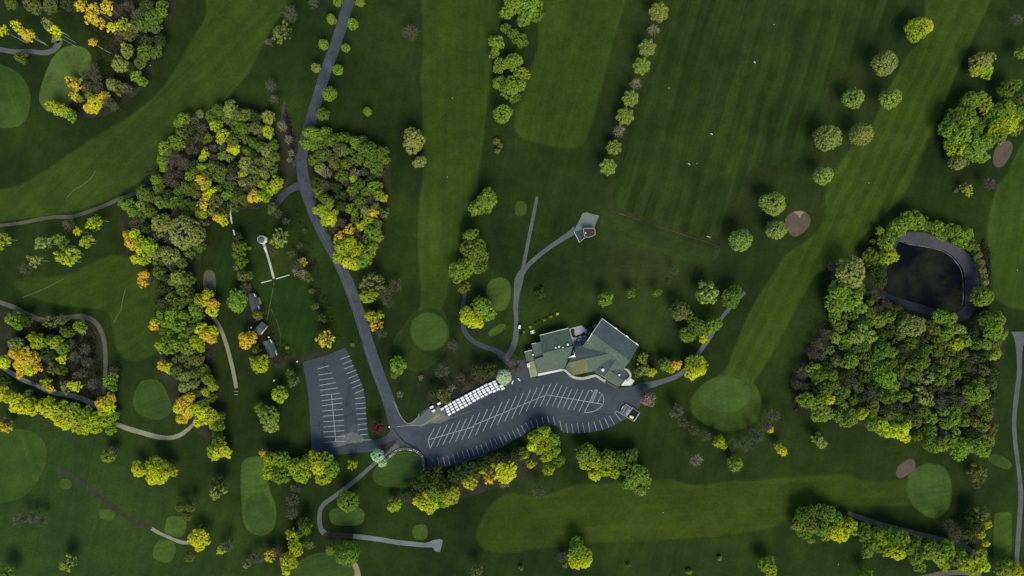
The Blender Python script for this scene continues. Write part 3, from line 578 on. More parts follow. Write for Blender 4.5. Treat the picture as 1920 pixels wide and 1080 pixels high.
# ---------------------------------------------------------------- buildings
def rel(p, root): return (p[0] - root.location.x, p[1] - root.location.y, p[2] - root.location.z)
def slope(root, pts, mat, name='roof', th=.22):
    """pts in (px, py, z): one pitched plane with thickness"""
    P = [Vector(rel(W(*p), root)) for p in pts]
    nrm = (P[1] - P[0]).cross(P[2] - P[0])
    if nrm.z < 0: P.reverse()
    n = len(P); vs = P + [p - Vector((0, 0, th)) for p in P]
    fs = [tuple(range(n)), tuple(range(2 * n - 1, n - 1, -1))] + [(i, n + i, n + (i + 1) % n, (i + 1) % n) for i in range(n)]
    return mesh_obj(name, mk(name, vs, fs, mat), root)
def bar(root, a, b, r, mat, name):
    p, q = rel(W(*a), root), rel(W(*b), root)
    return MB().tube(p, q, r, r, 4).obj(name, mat, root)
def walls(root, pts, z, mat, shrink=.93):
    P = [Vector(rel(W(*p, z), root)) for p in pts]
    c = sum(P, Vector()) / len(P)
    P = [c + (p - c) * shrink for p in P]
    if sum(P[i].x * P[(i + 1) % len(P)].y - P[(i + 1) % len(P)].x * P[i].y for i in range(len(P))) < 0: P.reverse()
    o = MB().prism([(p.x, p.y) for p in P], 0, z - .25).obj('wall', mat, root); return o, P
def windows(root, wallo, P, i, n, z, w=1.3, h=1.3, name='window'):
    a, b = P[i], P[(i + 1) % len(P)]; d = (b - a); L = d.length; d.normalize(); nr = Vector((d.y, -d.x, 0)); rz = math.atan2(d.y, d.x)
    for k in range(n):
        c = a + d * L * (k + .5) / n + nr * .04
        f = MB().box(c.x, c.y, z, w + .25, .12, h + .25, rz).obj(name, M['trim'], wallo)
def vent(root, px, py, z, r):
    p = rel(W(px, py, z), root)
    mb = MB().tube((p[0], p[1], p[2] - .7), (p[0], p[1], p[2] - .15), r * .6, r * .6, 8).dome((p[0], p[1], p[2] - .15), r, r * .6)
    mb.obj('roof_vent', M['trim'], root)

club = empty('clubhouse', W(1090, 665), label='large clubhouse with several green shingle gable roofs beside the main lot', cat='clubhouse')
G, B_ = M['roof'], M['roof_blue']  # B_ is the shade tone painted on slopes turned from the sun
# west wing
slope(club, [(1018,662,8),(1074,649,8),(1065.3,615.3,4.2),(1011.7,628.7,4.2)], G)
slope(club, [(1018,662,8),(1074,649,8),(1064.5,686.5,4.2),(1053.5,691.5,4.0),(1008.3,699.3,4.0),(1002.7,674,6.4),(1019,668.5,7.3)], G)
w, P = walls(club, [(1012,630),(1065,617),(1073,650),(1063,687),(1053,689),(1009,698),(1003,675),(1018,668)], 4.1, M['wall'], .96)
windows(club, w, P, 0, 1, 2, 1.2); windows(club, w, P, 3, 5, 2); windows(club, w, P, 7, 4, 2)
slope(club, [(996.7,645.3,5.0),(1013.5,641,6.0),(1019.3,668.3,6.3),(1003.3,673,5.2)], B_)
walls(club, [(997,646),(1013,642),(1018,667),(1004,672)], 5.0, M['wall'])
slope(club, [(983.3,660,3.8),(998,656,4.4),(1002,675.7,4.6),(986.7,678.3,4.0)], G)
walls(club, [(984,661),(998,657),(1001,675),(987,677)], 3.9, M['wall'])
# east wing
slope(club, [(1110.7,624.7,9.2),(1181.3,677,9.2),(1197.5,648,4.6),(1129.3,597.3,4.6)], B_)
slope(club, [(1110.7,624.7,9.2),(1181.3,677,9.2),(1164.7,698,4.6),(1090,652,4.2)], G)
w, P = walls(club, [(1129.3,598.5),(1196,648),(1180,676),(1164.5,696),(1092,650),(1110,625)], 4.4, M['wall'], .97)
windows(club, w, P, 4, 6, 2.2, 2.0, 1.6); windows(club, w, P, 0, 3, 2)
# gable end triangles of the east wing
for e, a, b in (((1110.7,624.7,9.0),(1129.3,598,4.4),(1091.5,651,4.2)), ((1180.6,677,9.0),(1196.5,648,4.4),(1164.7,697,4.4))):
    V = [Vector(rel(W(*p), club)) for p in (e, a, b)]; c0 = Vector((0, 0, 0))
    mesh_obj('gable', mk('gable', V, [(0, 1, 2)], M['trim']), club)
# middle wing
slope(club, [(1066,680,7.2),(1146,661.5,7.2),(1094,647,4.4),(1079,651.5,4.4),(1076,664,5.8)], B_)
slope(club, [(1066,680,7.2),(1098,672.6,7.2),(1104,698,4.3),(1075,703.5,4.3)], M['roof_brown'])
slope(club, [(1098,672.6,7.2),(1146,661.5,7.2),(1152,688,4.3),(1104,698,4.3)], G)
slope(club, [(1066,680,7.2),(1075,703.5,4.3),(1060,690.5,4.2)], G)
walls(club, [(1068,681),(1080,653),(1095,650),(1146,665),(1150,688),(1104,696),(1076,701)], 4.2, M['wall'])
V = [Vector(rel(W(*p), club)) for p in ((1065.5,680,7.0),(1078.5,651.5,4.3),(1074,668,3.2),(1061,690,3.8))]
mesh_obj('gable', mk('gable', V, [(0, 1, 2, 3)], M['trim']), club)
slope(club, [(1065,670.5,6.6),(1077,665,6.9),(1074.5,656,6.9),(1079.5,669.5,6.9)], M['trim'], 'parapet', .5)
# entrance gables
slope(club, [(1158,671,7.0),(1132.5,706,7.0),(1113,697,4.3),(1126,666,4.3)], B_)
slope(club, [(1158,671,7.0),(1132.5,706,7.0),(1147,716,4.7),(1168,686,5.0)], G)
slope(club, [(1143,693.5,6.7),(1168.7,713.7,6.7),(1160,725.7,4.2),(1133.5,711,4.2)], G)
slope(club, [(1143,693.5,6.7),(1168.7,713.7,6.7),(1178,703,4.2),(1160,683,4.6)], B_)
walls(club, [(1132.5,706),(1113.5,697),(1126,667),(1158,672),(1175,702),(1160,724),(1136,711)], 4.1, M['wall'], .95)
V = [Vector(rel(W(*p), club)) for p in ((1132.6,705.6,6.8),(1147,715.5,4.2),(1113.5,697,4.1))]; mesh_obj('gable', mk('gable', V, [(0, 1, 2)], M['wall']), club)
V = [Vector(rel(W(*p), club)) for p in ((1168.2,713.5,6.5),(1160,725,4.0),(1177.5,703,4.0))]; mesh_obj('gable', mk('gable', V, [(0, 1, 2)], M['wall']), club)
for a, b in (((1129.3,597.3,4.75),(1110.7,624.7,9.3)), ((1110.7,624.7,9.3),(1101,640,6.8)), ((1011.7,628.7,4.3),(1065.3,615.3,4.3)), ((1129.3,597.3,4.7),(1197.5,648,4.7)), ((983.3,660,3.9),(998,656,4.5)), ((996.7,645.3,5.1),(1005,643.2,5.5))):
    bar(club, a, b, .14, M['trim'], 'fascia')
for a, b in (((1018,662,8.05),(1074,649,8.05)), ((1110.7,624.7,9.25),(1181.3,677,9.25)), ((1066,680,7.25),(1144,662,7.25)), ((1157,672.4,7.05),(1132.5,706,7.05)), ((1143,693.5,6.75),(1168.7,713.7,6.75))):
    bar(club, a, b, .16, G, 'ridge_cap')
for x, y, z, r in ((1042,652,7.6,.45), (1048,650,7.5,.55), (1055.6,651.4,7.9,.3), (1064.8,646,7.4,.55), (999.5,665,4.9,.45), (1130.5,693.5,6.3,.85), (1161,703,6.0,.55)): vent(club, x, y, z + .5, r)
for x, y in ((1155,616), (1176,631), (1194,645)):
    p = rel(W(x, y, 4.8), club); MB().box(p[0], p[1], 4.7, 1.5, .5, .4, math.radians(-37)).obj('roof_light', M['trim'], club)
# pads and walks round the clubhouse
def strip(name, pts, z, m, lab, cat): return sheet(name, pts, z, M[m], lab, cat, smooth=False, wob=.02, thick=1)
strip('loading_pad', [(988,679.7),(1002.5,676.3),(1008.3,704.3),(994.7,708.3)], .16, 'walk_dim', 'tan concrete pad at the left end of the clubhouse', 'concrete pad')
strip('sidewalk', [(1008.5,700.6),(1053.6,691.8),(1053.6,695.3),(1008.8,705)], .16, 'white', 'white straight sidewalk under the left clubhouse eave', 'sidewalk')
ribbon('sidewalk', [(1053.8,693.5,4),(1060,695,4.2),(1066,700.5,4.5),(1073,706,4.8),(1082,709,5),(1093,709.5,5),(1103,707.5,4.8),(1112,705,4.6),(1118,705,4.4),(1126,710,4.4),(1135,715.5,4.4)], .17, M['walk'], 'pale curved sidewalk along the front of the clubhouse', 'sidewalk')
ribbon('sidewalk', [(1135.5,716,3),(1147,722,2.5),(1160,728,2)], .15, M['path_brown'], 'narrow brown bed edge at the clubhouse corner', 'bed edge')
ribbon('sidewalk', [(1170,691,3.5),(1176,694,4),(1181,700,4),(1182,706,4),(1178,711,4),(1174,715,4)], .17, M['walk'], 'curved pale walk round the right corner of the clubhouse', 'sidewalk')
strip('entrance_pad', [(1164,723),(1173,711.5),(1178,714.5),(1182.5,709),(1189.8,714),(1183,722.5)], .16, 'white', 'white concrete pad at the right corner of the clubhouse', 'concrete pad')
strip('patio', [(1066.5,616.5),(1090,610),(1098,617),(1107,623),(1100,633),(1091,648),(1078,651.5),(1075,650)], .12, 'patio', 'grey patio between the two clubhouse wings', 'patio')
sheet('mulch_bed', [(1070,618),(1077,617),(1078,629),(1090,626),(1095,622),(1098,628),(1085,631),(1074,632)], .125, M['litter'], 'dark bed along the patio edge', 'planting bed', wob=.1)
strip('dark_deck', [(1101,631),(1110.5,616),(1107,612),(1103,617),(1097,629)], .3, 'roof_dark', 'black deck against the upper clubhouse wing', 'deck')
strip('concrete_pad', [(1111,612),(1116,607),(1120,610),(1114.5,617)], .12, 'concrete', 'small concrete pad by the upper clubhouse wing', 'concrete pad')
# windows need glass: panes in front of the frames
for fr in [o for o in bpy.data.objects if o.name.split('.')[0] == 'window']:
    me = fr.data; vs = [v.co for v in me.vertices]; c0 = sum(vs, Vector()) / 8
    pane = mk('pane', [c0 + (v - c0) * .82 + ((v - c0).xy.normalized().to_3d() * 0) for v in vs], [tuple(p.vertices) for p in me.polygons], M['glass'])
    ax = (vs[1] - vs[0]).normalized(); nr = Vector((ax.y, -ax.x, 0))
    for v in pane.vertices: v.co += nr * .03
    mesh_obj('pane', pane, fr)

def box_thing(name, px, py, sx, sy, sz, rz, mat, label, cat, z=0):
    o = MB().box(0, 0, sz / 2, sx, sy, sz, rz).obj(name, M[mat]); o.location = W(px, py, z); tag(o, label, cat); return o
ac = empty('air_conditioner', W(990.7, 684.5, .16), math.radians(14), label='white rooftop style cooling box on the tan loading pad', cat='air conditioner')
ac.location.z = .16
MB().box(0, 0, .7, 1.3, 1.9, 1.4).obj('housing', M['trim'], ac); MB().tube((0, .3, 1.4), (0, .3, 1.5), .45, .45, 10).obj('fan_guard', M['metal'], ac)
# patio tables
def patio_table(px, py, rz, label):
    t = empty('patio_table', (*W(px, py, .13).xy, .12), rz, label=label, cat='patio table', group='dark tables on the patio')
    MB().tube((0, 0, .68), (0, 0, .76), .42, .42, 10).obj('tabletop', M['umbrella'], t); MB().tube((0, 0, 0), (0, 0, .68), .07, .07).obj('post', M['dark_metal'], t)
    for k in range(4):
        a = k * math.pi / 2 + .78
        MB().box(.82 * math.cos(a), .82 * math.sin(a), .42, .42, .45, .1, a).box(1.02 * math.cos(a), 1.02 * math.sin(a), .62, .07, .45, .42, a).obj('seat', M['umbrella'], t)
for x, y, l in ((1083.7,633.5,'dark patio table, upper left of the four'), (1092.7,634,'dark patio table, upper right of the four'), (1080.8,641,'dark patio table, lower left of the four'), (1089.3,641.3,'dark patio table, lower right of the four')):
    patio_table(x, y, rnd.uniform(0, 1.5), l)

def cottage(loc, label, faces, wallp, trims, deck=None):
    c = empty('cottage', W(*loc), label=label, cat='cottage')
    for pts, m in faces: slope(c, pts, M[m], th=.15)
    w, P = walls(c, wallp, 2.9, M['wall'], .9); windows(c, w, P, 0, 1, 1.5, 1.0, 1.0); windows(c, w, P, 1, 2, 1.5, 1.0, 1.0)
    for a, b in trims: bar(c, a, b, .24, M['trim'], 'gutter')
    return c
cottage((475, 567), 'topmost slate roofed cottage with a tan porch beside the garden lawn', [([(469.5,550.5,5),(479.5,582,5),(472.5,584.5,3),(463,551.5,3)], 'roof_blue'), ([(469.5,550.5,5),(479.5,582,5),(486.5,580.5,3),(476.5,550,3)], 'roof_blue'), ([(473.5,567.5,4.9),(483.5,564.5,4.9),(480,556.5,3.2),(475,558,3.9)], 'roof_blue'), ([(473.5,567.5,4.9),(483.5,564.5,4.9),(486,573,3.2),(478,575,3.6)], 'roof_dark')],
    [(463,551),(476,550),(486,580),(473,584)], [((476,550.5,3.1),(479,557,3.1)), ((483.5,573,3.1),(486.5,580,3.1))])
strip('porch_deck', [(483.5,559),(487,557.5),(491,568.5),(487.5,571)], .4, 'tan', 'tan porch deck of the topmost cottage', 'deck')
cottage((488, 616), 'middle cottage with a grey roof turned diagonally', [([(482.8,611.5,4.8),(493.7,620.5,4.8),(500.7,612,3),(490.7,603,3)], 'roof'), ([(482.8,611.5,4.8),(493.7,620.5,4.8),(486.7,629,3),(475,620,3)], 'roof_blue')],
    [(490.7,603),(500.7,612),(486.7,629),(475,620)], [((495.5,619,3.1),(490,626,3.1))])
cottage((506, 653), 'lowest cottage with a green grey roof above the left lot', [([(499.5,638.5,5),(513,668.5,5),(506,671,3),(492,641,3)], 'roof_blue'), ([(499.5,638.5,5),(513,668.5,5),(520,666,3),(506.7,636,3)], 'roof')],
    [(492,641),(506.7,636),(520,666),(506,671)], [((507,637,3.1),(509.5,642.5,3.1)), ((515.5,658.5,3.1),(519,665.5,3.1))])
gz = empty('gazebo', W(489.5, 449, 3.0), label='octagonal grey roofed gazebo at the head of the white walk', cat='gazebo'); gz.location.z = 0
oct_ = [(2.05 * math.cos(k * math.pi / 4 + .4), 2.05 * math.sin(k * math.pi / 4 + .4)) for k in range(8)]
MB().prism([(x * 1.02, y * 1.02) for x, y in oct_], 0, .3).obj('platform', M['white'], gz)
me = mk('roof', [(x * .92, y * .92, 2.7) for x, y in oct_] + [(0, 0, 3.6)], [(i, (i + 1) % 8, 8) for i in range(8)], M['path_grey']); mesh_obj('roof', me, gz)
mb = MB()
for k in range(8): mb.tube((*[v * .92 for v in oct_[k]], 2.66), (*[v * .92 for v in oct_[(k + 1) % 8]], 2.66), .1, .1, 4)
mb.obj('roof_rim', M['trim'], gz)
for k in range(8): MB().tube((oct_[k][0] * .85, oct_[k][1] * .85, .3), (oct_[k][0] * .85, oct_[k][1] * .85, 2.7), .07, .07, 5).obj('post', M['trim'], gz)
ribbon('garden_walk', [(494,457,5),(497,463,4.5),(500,472,3)], .05, M['metal'], 'grey flared top of the white garden walk', 'garden walk', smooth=False)
ribbon('garden_walk', [(495.5,463.5,3),(500,474,3.5)], .055, M['white'], 'bluish white upper stretch of the garden walk', 'garden walk', smooth=False)
ribbon('garden_walk', [(500,473,3.6),(507,497,4.0),(513.5,522,4.3)], .06, M['walk'], 'long pale garden walk leading down from the gazebo', 'garden walk', smooth=False)
ribbon('garden_walk', [(490,530.3,1.3),(509.7,525.4,1.5)], .06, M['white'], 'left half of the thin white bar below the walk', 'garden bar', smooth=False)
ribbon('garden_walk', [(517.5,523,1.5),(543,515.5,1.3)], .06, M['white'], 'right half of the thin white bar below the walk', 'garden bar', smooth=False)
ribbon('garden_walk', [(432,384.5,3.5),(431.5,397,3.5),(433,408,3),(435,420,1.6)], .07, M['white'], 'long white strip of walk under the yellow leaning tree', 'garden walk', smooth=False)
ribbon('garden_walk', [(437.5,431,2.6),(440,441.5,2.6)], .07, M['white'], 'short white strip of walk below the long one', 'garden walk', smooth=False)
# range shelter
sh = empty('range_shelter', W(1104, 436), label='dark roofed shelter with white edges beside the concrete pad', cat='shelter')
slope(sh, [(1093.5,430.5,2.9),(1096,428.5,2.9),(1112.5,428.5,2.9),(1115,431.5,2.9),(1115.5,440,2.9),(1106,444,2.9),(1096.5,444,2.9)], M['roof_dark'])
pp = [(1093.5,430,3),(1096,428,3),(1113,428,3),(1115.5,431.5,3),(1116,440,3),(1106,444.5,3),(1096.5,444.5,3)]
for i in range(7): bar(sh, pp[i], pp[(i + 1) % 7], .16, M['walk'], 'roof_edge')
for x, y in ((1095,431), (1114,431), (1114,441), (1097,442)):
    p = rel(W(x, y), sh); MB().tube((p[0], p[1], 0), (p[0], p[1], 2.8), .1, .1).obj('post', M['wood'], sh)
vent(sh, 1098.2, 436.6, 3.6, .35)
strip('concrete_pad', [(1077,434),(1093,431),(1096.5,445),(1087,454)], .12, 'path_blue', 'bluish slab left of the dark range shelter', 'concrete pad')
ribbon('kerb_line', [(1076.3,434,1.2),(1086.5,454.5,1.3),(1096,446,1.3)], .2, M['walk'], 'white kerb round the bluish slab', 'kerb', smooth=False)
ed = empty('timber_edging', W(1240, 428), label='thin pale timber edging along the upper side of the range tee', cat='timber edging')
pts = [(1143,395.5),(1160,400),(1173,404),(1200,413),(1225,421),(1250,430),(1275,438),(1290,443),(1310,449),(1330,456),(1346,462),(1349,468),(1345,478),(1338,487),(1325,497),(1308,504)]
for i in range(len(pts) - 1):
    if i in (3,): continue
    a, b = rel(W(*pts[i]), ed), rel(W(*pts[i + 1]), ed)
    MB().tube((a[0], a[1], .12), (b[0], b[1], .12), .07, .07, 4).obj('timber', M['wood'] if i in (1, 6) else M['path_brown'], ed)
bs = empty('bag_stand', W(1328, 444), math.radians(-20), label='small wooden bag stand with light frame above the range tee', cat='bag stand')
MB().box(0, 0, .5, 2.2, .5, .1).obj('shelf', M['tan'], bs)
for x in (-1, 1): MB().box(x, 0, .5, .12, .9, 1.0).obj('end_frame', M['wood'], bs)
MB().tube((-1, 0, 1), (1, 0, 1), .06, .06).obj('rail', M['metal'], bs)

# ---------------------------------------------------------------- golf carts
def cart_meshes():
    m = {}
    m['canopy'] = MB().box(0, 0, 1.88, 1.72, 1.08, .10, 0, .9).mesh('canopy', M['cart_white'])
    mb = MB().box(0, 0, .42, 2.3, 1.12, .28); mb.box(.95, 0, .68, .45, 1.0, .34, 0, .8); mb.box(-.85, 0, .68, .6, 1.08, .3)
    m['body'] = mb.mesh('body', M['cart_body'])
    m['seat'] = MB().box(-.25, 0, .74, .5, 1.0, .16).box(-.52, 0, 1.0, .12, 1.0, .42).mesh('seat', M['seat'])
    m['roof_post'] = MB().tube((0, 0, .55), (0, 0, 1.84), .03, .03, 4).mesh('roof_post', M['dark_metal'])
    mb = MB(); mb.add([(.74, -.45, .9), (.74, .45, .9), (.69, .45, 1.8), (.69, -.45, 1.8)], [(0, 1, 2, 3)]); m['windscreen'] = mb.mesh('windscreen', M['glass'])
    m['wheel'] = MB().tube((0, -.11, 0), (0, .11, 0), .23, .23, 10).mesh('wheel', M['black'])
    return m
CM = cart_meshes()
def cart(px, py, deg, label, group='golf carts parked in rows beside the lot'):
    r = empty('golf_cart', (*W(px, py, 1.9).xy, .045), math.radians(deg), label=label, cat='golf cart', group=group)
    for k in ('canopy', 'body', 'seat', 'windscreen'): mesh_obj(k, CM[k], r)
    for x in (-.8, .78):
        for y in (-.5, .5): mesh_obj('wheel', CM['wheel'], r, (x, y, .23)); mesh_obj('roof_post', CM['roof_post'], r, (x * .9, y * .9, 0))
rows = [
 [(392,768),(463,722),(537,680),(612,640),(686,600),(763,563),(838,520),(912,480),(990,440),(1062,403),(1135,365),(1208,325),(1290,298),(1365,262)],
 [(490,768),(563,725),(637,685),(710,645),(785,607),(860,567),(932,527),(1007,490),(1083,450),(1160,413),(1232,380),(1312,345),(1388,308)],
 [(505,818),(582,775),(658,733),(735,692),(810,655),(883,612),(957,572),(1030,533),(1105,495),(1180,455),(1255,418),(1340,388),(1415,352),(1500,338)],
 [(528,867),(605,825),(685,780),(762,740),(838,700),(910,658),(988,612),(1062,570),(1140,537),(1215,497),(1290,455),(1368,434),(1442,398),(1530,385)]]
ORD = ['leftmost','second','third','fourth','fifth','sixth','seventh','eighth','ninth','tenth','eleventh','twelfth','thirteenth','fourteenth']
RN = ['the row nearest the planting bed', 'the second row from the planting bed', 'the second row from the parking stalls', 'the row nearest the parking stalls']
for r, row in enumerate(rows):
    for k, (x, y) in enumerate(row):
        lab = ('leftmost white golf cart in ' if k == 0 else 'rightmost white golf cart in ' if k == len(row) - 1 else ORD[k] + ' white golf cart from the left in ') + RN[r]
        cart(790 + x / 10, 690 + y / 10, 27 + rnd.uniform(-3, 3) - (6 if k > 11 else 0), lab)
cart(809.5, 763.5, 26, 'white golf cart standing loose, upper of the leftmost two', 'golf carts standing loose left of the rows')
cart(813, 770.3, 30, 'white golf cart standing loose, lower of the leftmost two', 'golf carts standing loose left of the rows')
cart(823, 756.8, 26, 'white golf cart inside the small dark hitching frame', 'golf carts standing loose left of the rows')
cart(974.2, 613, 80, 'lone golf cart by the yellow shrubs above the clubhouse', 'golf carts standing loose left of the rows')
fr = empty('hitching_frame', W(822, 758), math.radians(27), label='low grey frame around the single golf cart', cat='frame')
for a, b in (((-2, -1.6), (2, -1.6)), ((2, -1.6), (2, 1.6)), ((2, 1.6), (-2, 1.6)), ((-2, 1.6), (-2, -1.6))):
    MB().tube((*a, .9), (*b, .9), .05, .05, 4).obj('rail', M['wood'], fr); MB().tube((*a, 0), (*a, .9), .06, .06, 4).obj('post', M['wood'], fr)
# benches by the white tree
for k, (x, y, rz, l) in enumerate(((961, 716.5, 70, 'white L shaped bench nearer the white tree'), (973, 711.5, -55, 'white L shaped bench nearer the clubhouse'))):
    b = empty('bench', W(x, y), math.radians(rz), label=l, cat='bench', group='white benches by the clubhouse'); b.location.z = .045
    MB().box(0, 0, .45, 1.6, .45, .08).obj('seat', M['trim'], b); MB().box(0, .25, .75, 1.6, .07, .5).obj('backrest', M['trim'], b)
    for q in (-.7, .7): MB().box(q, 0, .22, .08, .4, .42).obj('leg', M['trim'], b)
# white picnic table
t = empty('picnic_table', W(998.2, 622.5), math.radians(15), label='white four seat picnic table above the clubhouse roof', cat='picnic table')
MB().box(0, 0, .75, .9, 1.5, .07).obj('tabletop', M['trim'], t)
for x in (-.8, .8):
    for y in (-.45, .45): MB().box(x, y, .45, .35, .6, .06).obj('seat', M['trim'], t)
MB().box(0, 0, .36, .5, .1, .72).obj('leg', M['metal'], t)
sheet('table_pad', [(995,617),(1003,616),(1005,624),(997,627)], .03, M['path_blue'], 'small dark pad under the white picnic table', 'pad', smooth=False)
# enclosure at the right end of the main lot
def px2(o, s, x, y): return o[0] + x / s, o[1] + y / s
q = lambda x, y: px2((1140, 740), 24, x, y)
def fence(pts, label, z=.05, h=1.5):
    f = empty('fence', W(*pts[0]), label=label, cat='fence')
    for i in range(len(pts) - 1):
        a, b = Vector(rel(W(*pts[i]), f)), Vector(rel(W(*pts[i + 1]), f)); n = max(1, int((b - a).length / 2.2))
        for zz in (h, h * .55): MB().tube((a.x, a.y, zz), (b.x, b.y, zz), .10, .10, 4).obj('rail', M['metal'], f)
        for k in range(n):
            p = a.lerp(b, k / n); MB().tube((p.x, p.y, 0), (p.x, p.y, h), .07, .07, 4).obj('post', M['metal'], f)
        # mesh panels are just thin bars
        MB().tube((a.x, a.y, .15), (b.x, b.y, .15), .05, .05, 4).obj('rail', M['metal'], f)
fence([q(1090,570), q(1400,800), q(1230,1075), q(1140,1180), q(800,970), q(1090,570)], 'dark square fenced yard beyond the right end of the lot')
sheet('yard_floor', [q(1090,570), q(1400,800), q(1140,1180), q(800,970)], .045, M['tar'], 'blackish floor of the fenced yard', 'yard floor', smooth=False)
tr = empty('equipment_trailer', W(*q(780, 680)), math.radians(56), label='grey slatted trailer parked against the fenced yard', cat='trailer')
tr.location.z = .045
MB().box(0, 0, .55, 5.2, 3.4, .12).obj('deck', M['asphalt'], tr)
for k, y in enumerate((-1.6, -.95, -.45, .4, .9, 1.6)):
    MB().box(0 if k else -.4, y, .72, 5.2 if k else 3.6, .14 if k else .75, .14).obj('slat', M['metal'], tr)
for x in (-2.6, 2.6): MB().box(x, 0, .85, .14, 3.4, .4).obj('end_rail', M['metal'], tr)
for x in (-.9, .1, ):
    for y in (-1.75, 1.75): MB().tube((x, y - .12, .33), (x, y + .12, .33), .33, .33, 10).obj('wheel', M['black'], tr)
MB().tube((-.9, 1.95, .7), (1.1, 1.95, .7), .12, .12, 4).obj('side_rail', M['trim'], tr)
ld = empty('utility_loader', W(*q(1010, 970)), math.radians(-35), label='small yellow utility loader inside the fenced yard', cat='loader'); ld.location.z = .05
MB().box(0, 0, .8, 1.9, 1.2, .7, 0, .9).obj('body', M['yellow'], ld); MB().box(-.3, 0, 1.55, .9, 1.0, .8, 0, .85).obj('cab', M['yellow'], ld)
MB().box(1.25, 0, .4, .4, 1.4, .5).obj('bucket', M['trim'], ld)
for y in (-.6, .6): MB().tube((-.4, y, 1.2), (1.1, y, .5), .08, .08, 4).obj('lift_arm', M['yellow'], ld)
for x in (-.6, .6):
    for y in (-.68, .68): MB().tube((x, y - .14, .38), (x, y + .14, .38), .38, .38, 10).obj('wheel', M['black'], ld)
# lamps, boards, markers
def lamp(px, py, label):
    l = empty('lamp_post', W(px, py, 4), label=label, cat='lamp post', group='white topped lamp posts'); l.location.z = 0
    MB().tube((0, 0, 0), (0, 0, 3.8), .09, .06).obj('post', M['metal'], l); MB().dome((0, 0, 3.8), .42, .4).tube((0, 0, 3.7), (0, 0, 3.82), .42, .42, 8).obj('lamp_head', M['trim'], l)
for x, y, l in ((1196,683,'lamp post between the clubhouse and its right garden'), (729.5,800.5,'lamp post on the grass tip beside the red tree'), (513.5,713.5,'lamp post on the grass left of the left lot'), (470.5,614,'lamp post beside the middle cottage'), (503.5,632,'lamp post between the middle and lowest cottage'), (557,678,'lamp post at the upper left corner of the left lot'), (451.5,503.5,'lamp post in the hedge left of the gazebo')): lamp(x, y, l)
for x, y, rz, l in ((1414,118,-45,'white yardage board near the middle of the range'), (1333,252,-25,'white yardage board below the middle of the range'), (1291,308,-30,'white yardage board lowest on the range')):
    b = empty('yardage_board', W(x, y), math.radians(rz), label=l, cat='yardage board', group='yardage boards on the range')
    MB().box(0, 0, .9, 1.1, .12, .7).obj('panel', M['trim'], b)
    for q_ in (-.6, .6): MB().box(q_, 0, .2, .1, .1, .4).obj('leg', M['trim'], b)
for x, y, l in ((1254,165,'round white range target nearest the spiky tree row'), (1451,46,'round white range target at the top of the range'), (848,184,'white distance marker on the straight left fairway, upper one'), (839,332,'white distance marker on the straight left fairway, lower one'), (1629,343,'white distance marker on the curving right fairway'), (1243,961,'white distance marker on the bottom right fairway'), (1907,506,'white distance marker on the fairway at the right edge'), (282,123,'white marker at the foot of the top left wood'), (1572,1058,'white marker on the grass below the lower right trees')):
    o = MB().tube((0, 0, 0), (0, 0, .12), .17, .17, 8).dome((0, 0, .12), .17, .1).obj('distance_marker', M['trim']); o.location = W(x, y); o.location.z = .02
    tag(o, l, 'distance marker', 'white distance markers')
box_thing('wooden_crate', 1306, 307, .8, .5, .4, .3, 'wood', 'small wooden crate on the range grass', 'crate').location.z = 0
# bench frames on the lower left grass
for x, y, l in ((378,984,'weathered bench above the round yellow tree, upper one'), (383,990,'weathered bench above the round yellow tree, lower one')):
    b = empty('bench', W(x, y), math.radians(40), label=l, cat='bench', group='benches above the round yellow tree')
    MB().box(0, 0, .45, 1.9, .5, .08).obj('seat', M['concrete'], b); MB().box(0, .28, .75, 1.9, .07, .5).obj('backrest', M['concrete'], b)
    for q_ in (-.8, .8): MB().box(q_, 0, .22, .1, .4, .42).obj('leg', M['dark_metal'], b)
ce = empty('path_end_bollards', W(443, 733), label='two low white rails where the beige path ends', cat='rail')
for dy in (0, -1.6): MB().tube((-.9, dy, .3), (1.0, dy - .2, .3), .12, .12, 4).obj('rail', M['walk'], ce)

# ---------------------------------------------------------------- tree prototypes
def leaf_quads(P, Nn, size, rs, jit=.6, elong=1.0, axis=None, cup=.0):
    """P (n,3) centres, Nn (n,3) preferred normals"""
    n = len(P); nr = Nn + rs.normal(0, jit, (n, 3)); nr /= np.linalg.norm(nr, axis=1)[:, None]
    t = rs.normal(0, 1, (n, 3)) if axis is None else axis
    u = np.cross(nr, t); u /= np.linalg.norm(u, axis=1)[:, None] + 1e-9
    v = np.cross(u, nr)
    s = size * rs.uniform(.7, 1.25, n)[:, None]
    w = s / elong
    V = np.empty((n, 4, 3)); V[:, 0] = P - v * s; V[:, 1] = P + u * w * .8; V[:, 2] = P + v * s; V[:, 3] = P - u * w * .8
    return V.reshape(-1, 3)
def leaf_mesh(name, V, mat='leaf'):
    n = len(V) // 4; me = bpy.data.meshes.new(name)
    me.vertices.add(len(V)); me.vertices.foreach_set('co', V.astype(np.float32).ravel())
    me.loops.add(n * 4); me.loops.foreach_set('vertex_index', np.arange(n * 4, dtype=np.int32))
    me.polygons.add(n); me.polygons.foreach_set('loop_start', np.arange(0, n * 4, 4, dtype=np.int32))
    try: me.polygons.foreach_set('loop_total', np.full(n, 4, dtype=np.int32))
    except Exception: pass
    me.update(calc_edges=True); me.materials.append(M[mat]); return me
def sphere_dirs(n, rs, zmin=-1.0):
    z = rs.uniform(zmin, 1, n); t = rs.uniform(0, 2 * math.pi, n); r = np.sqrt(1 - z * z)
    return np.stack([r * np.cos(t), r * np.sin(t), z], 1)
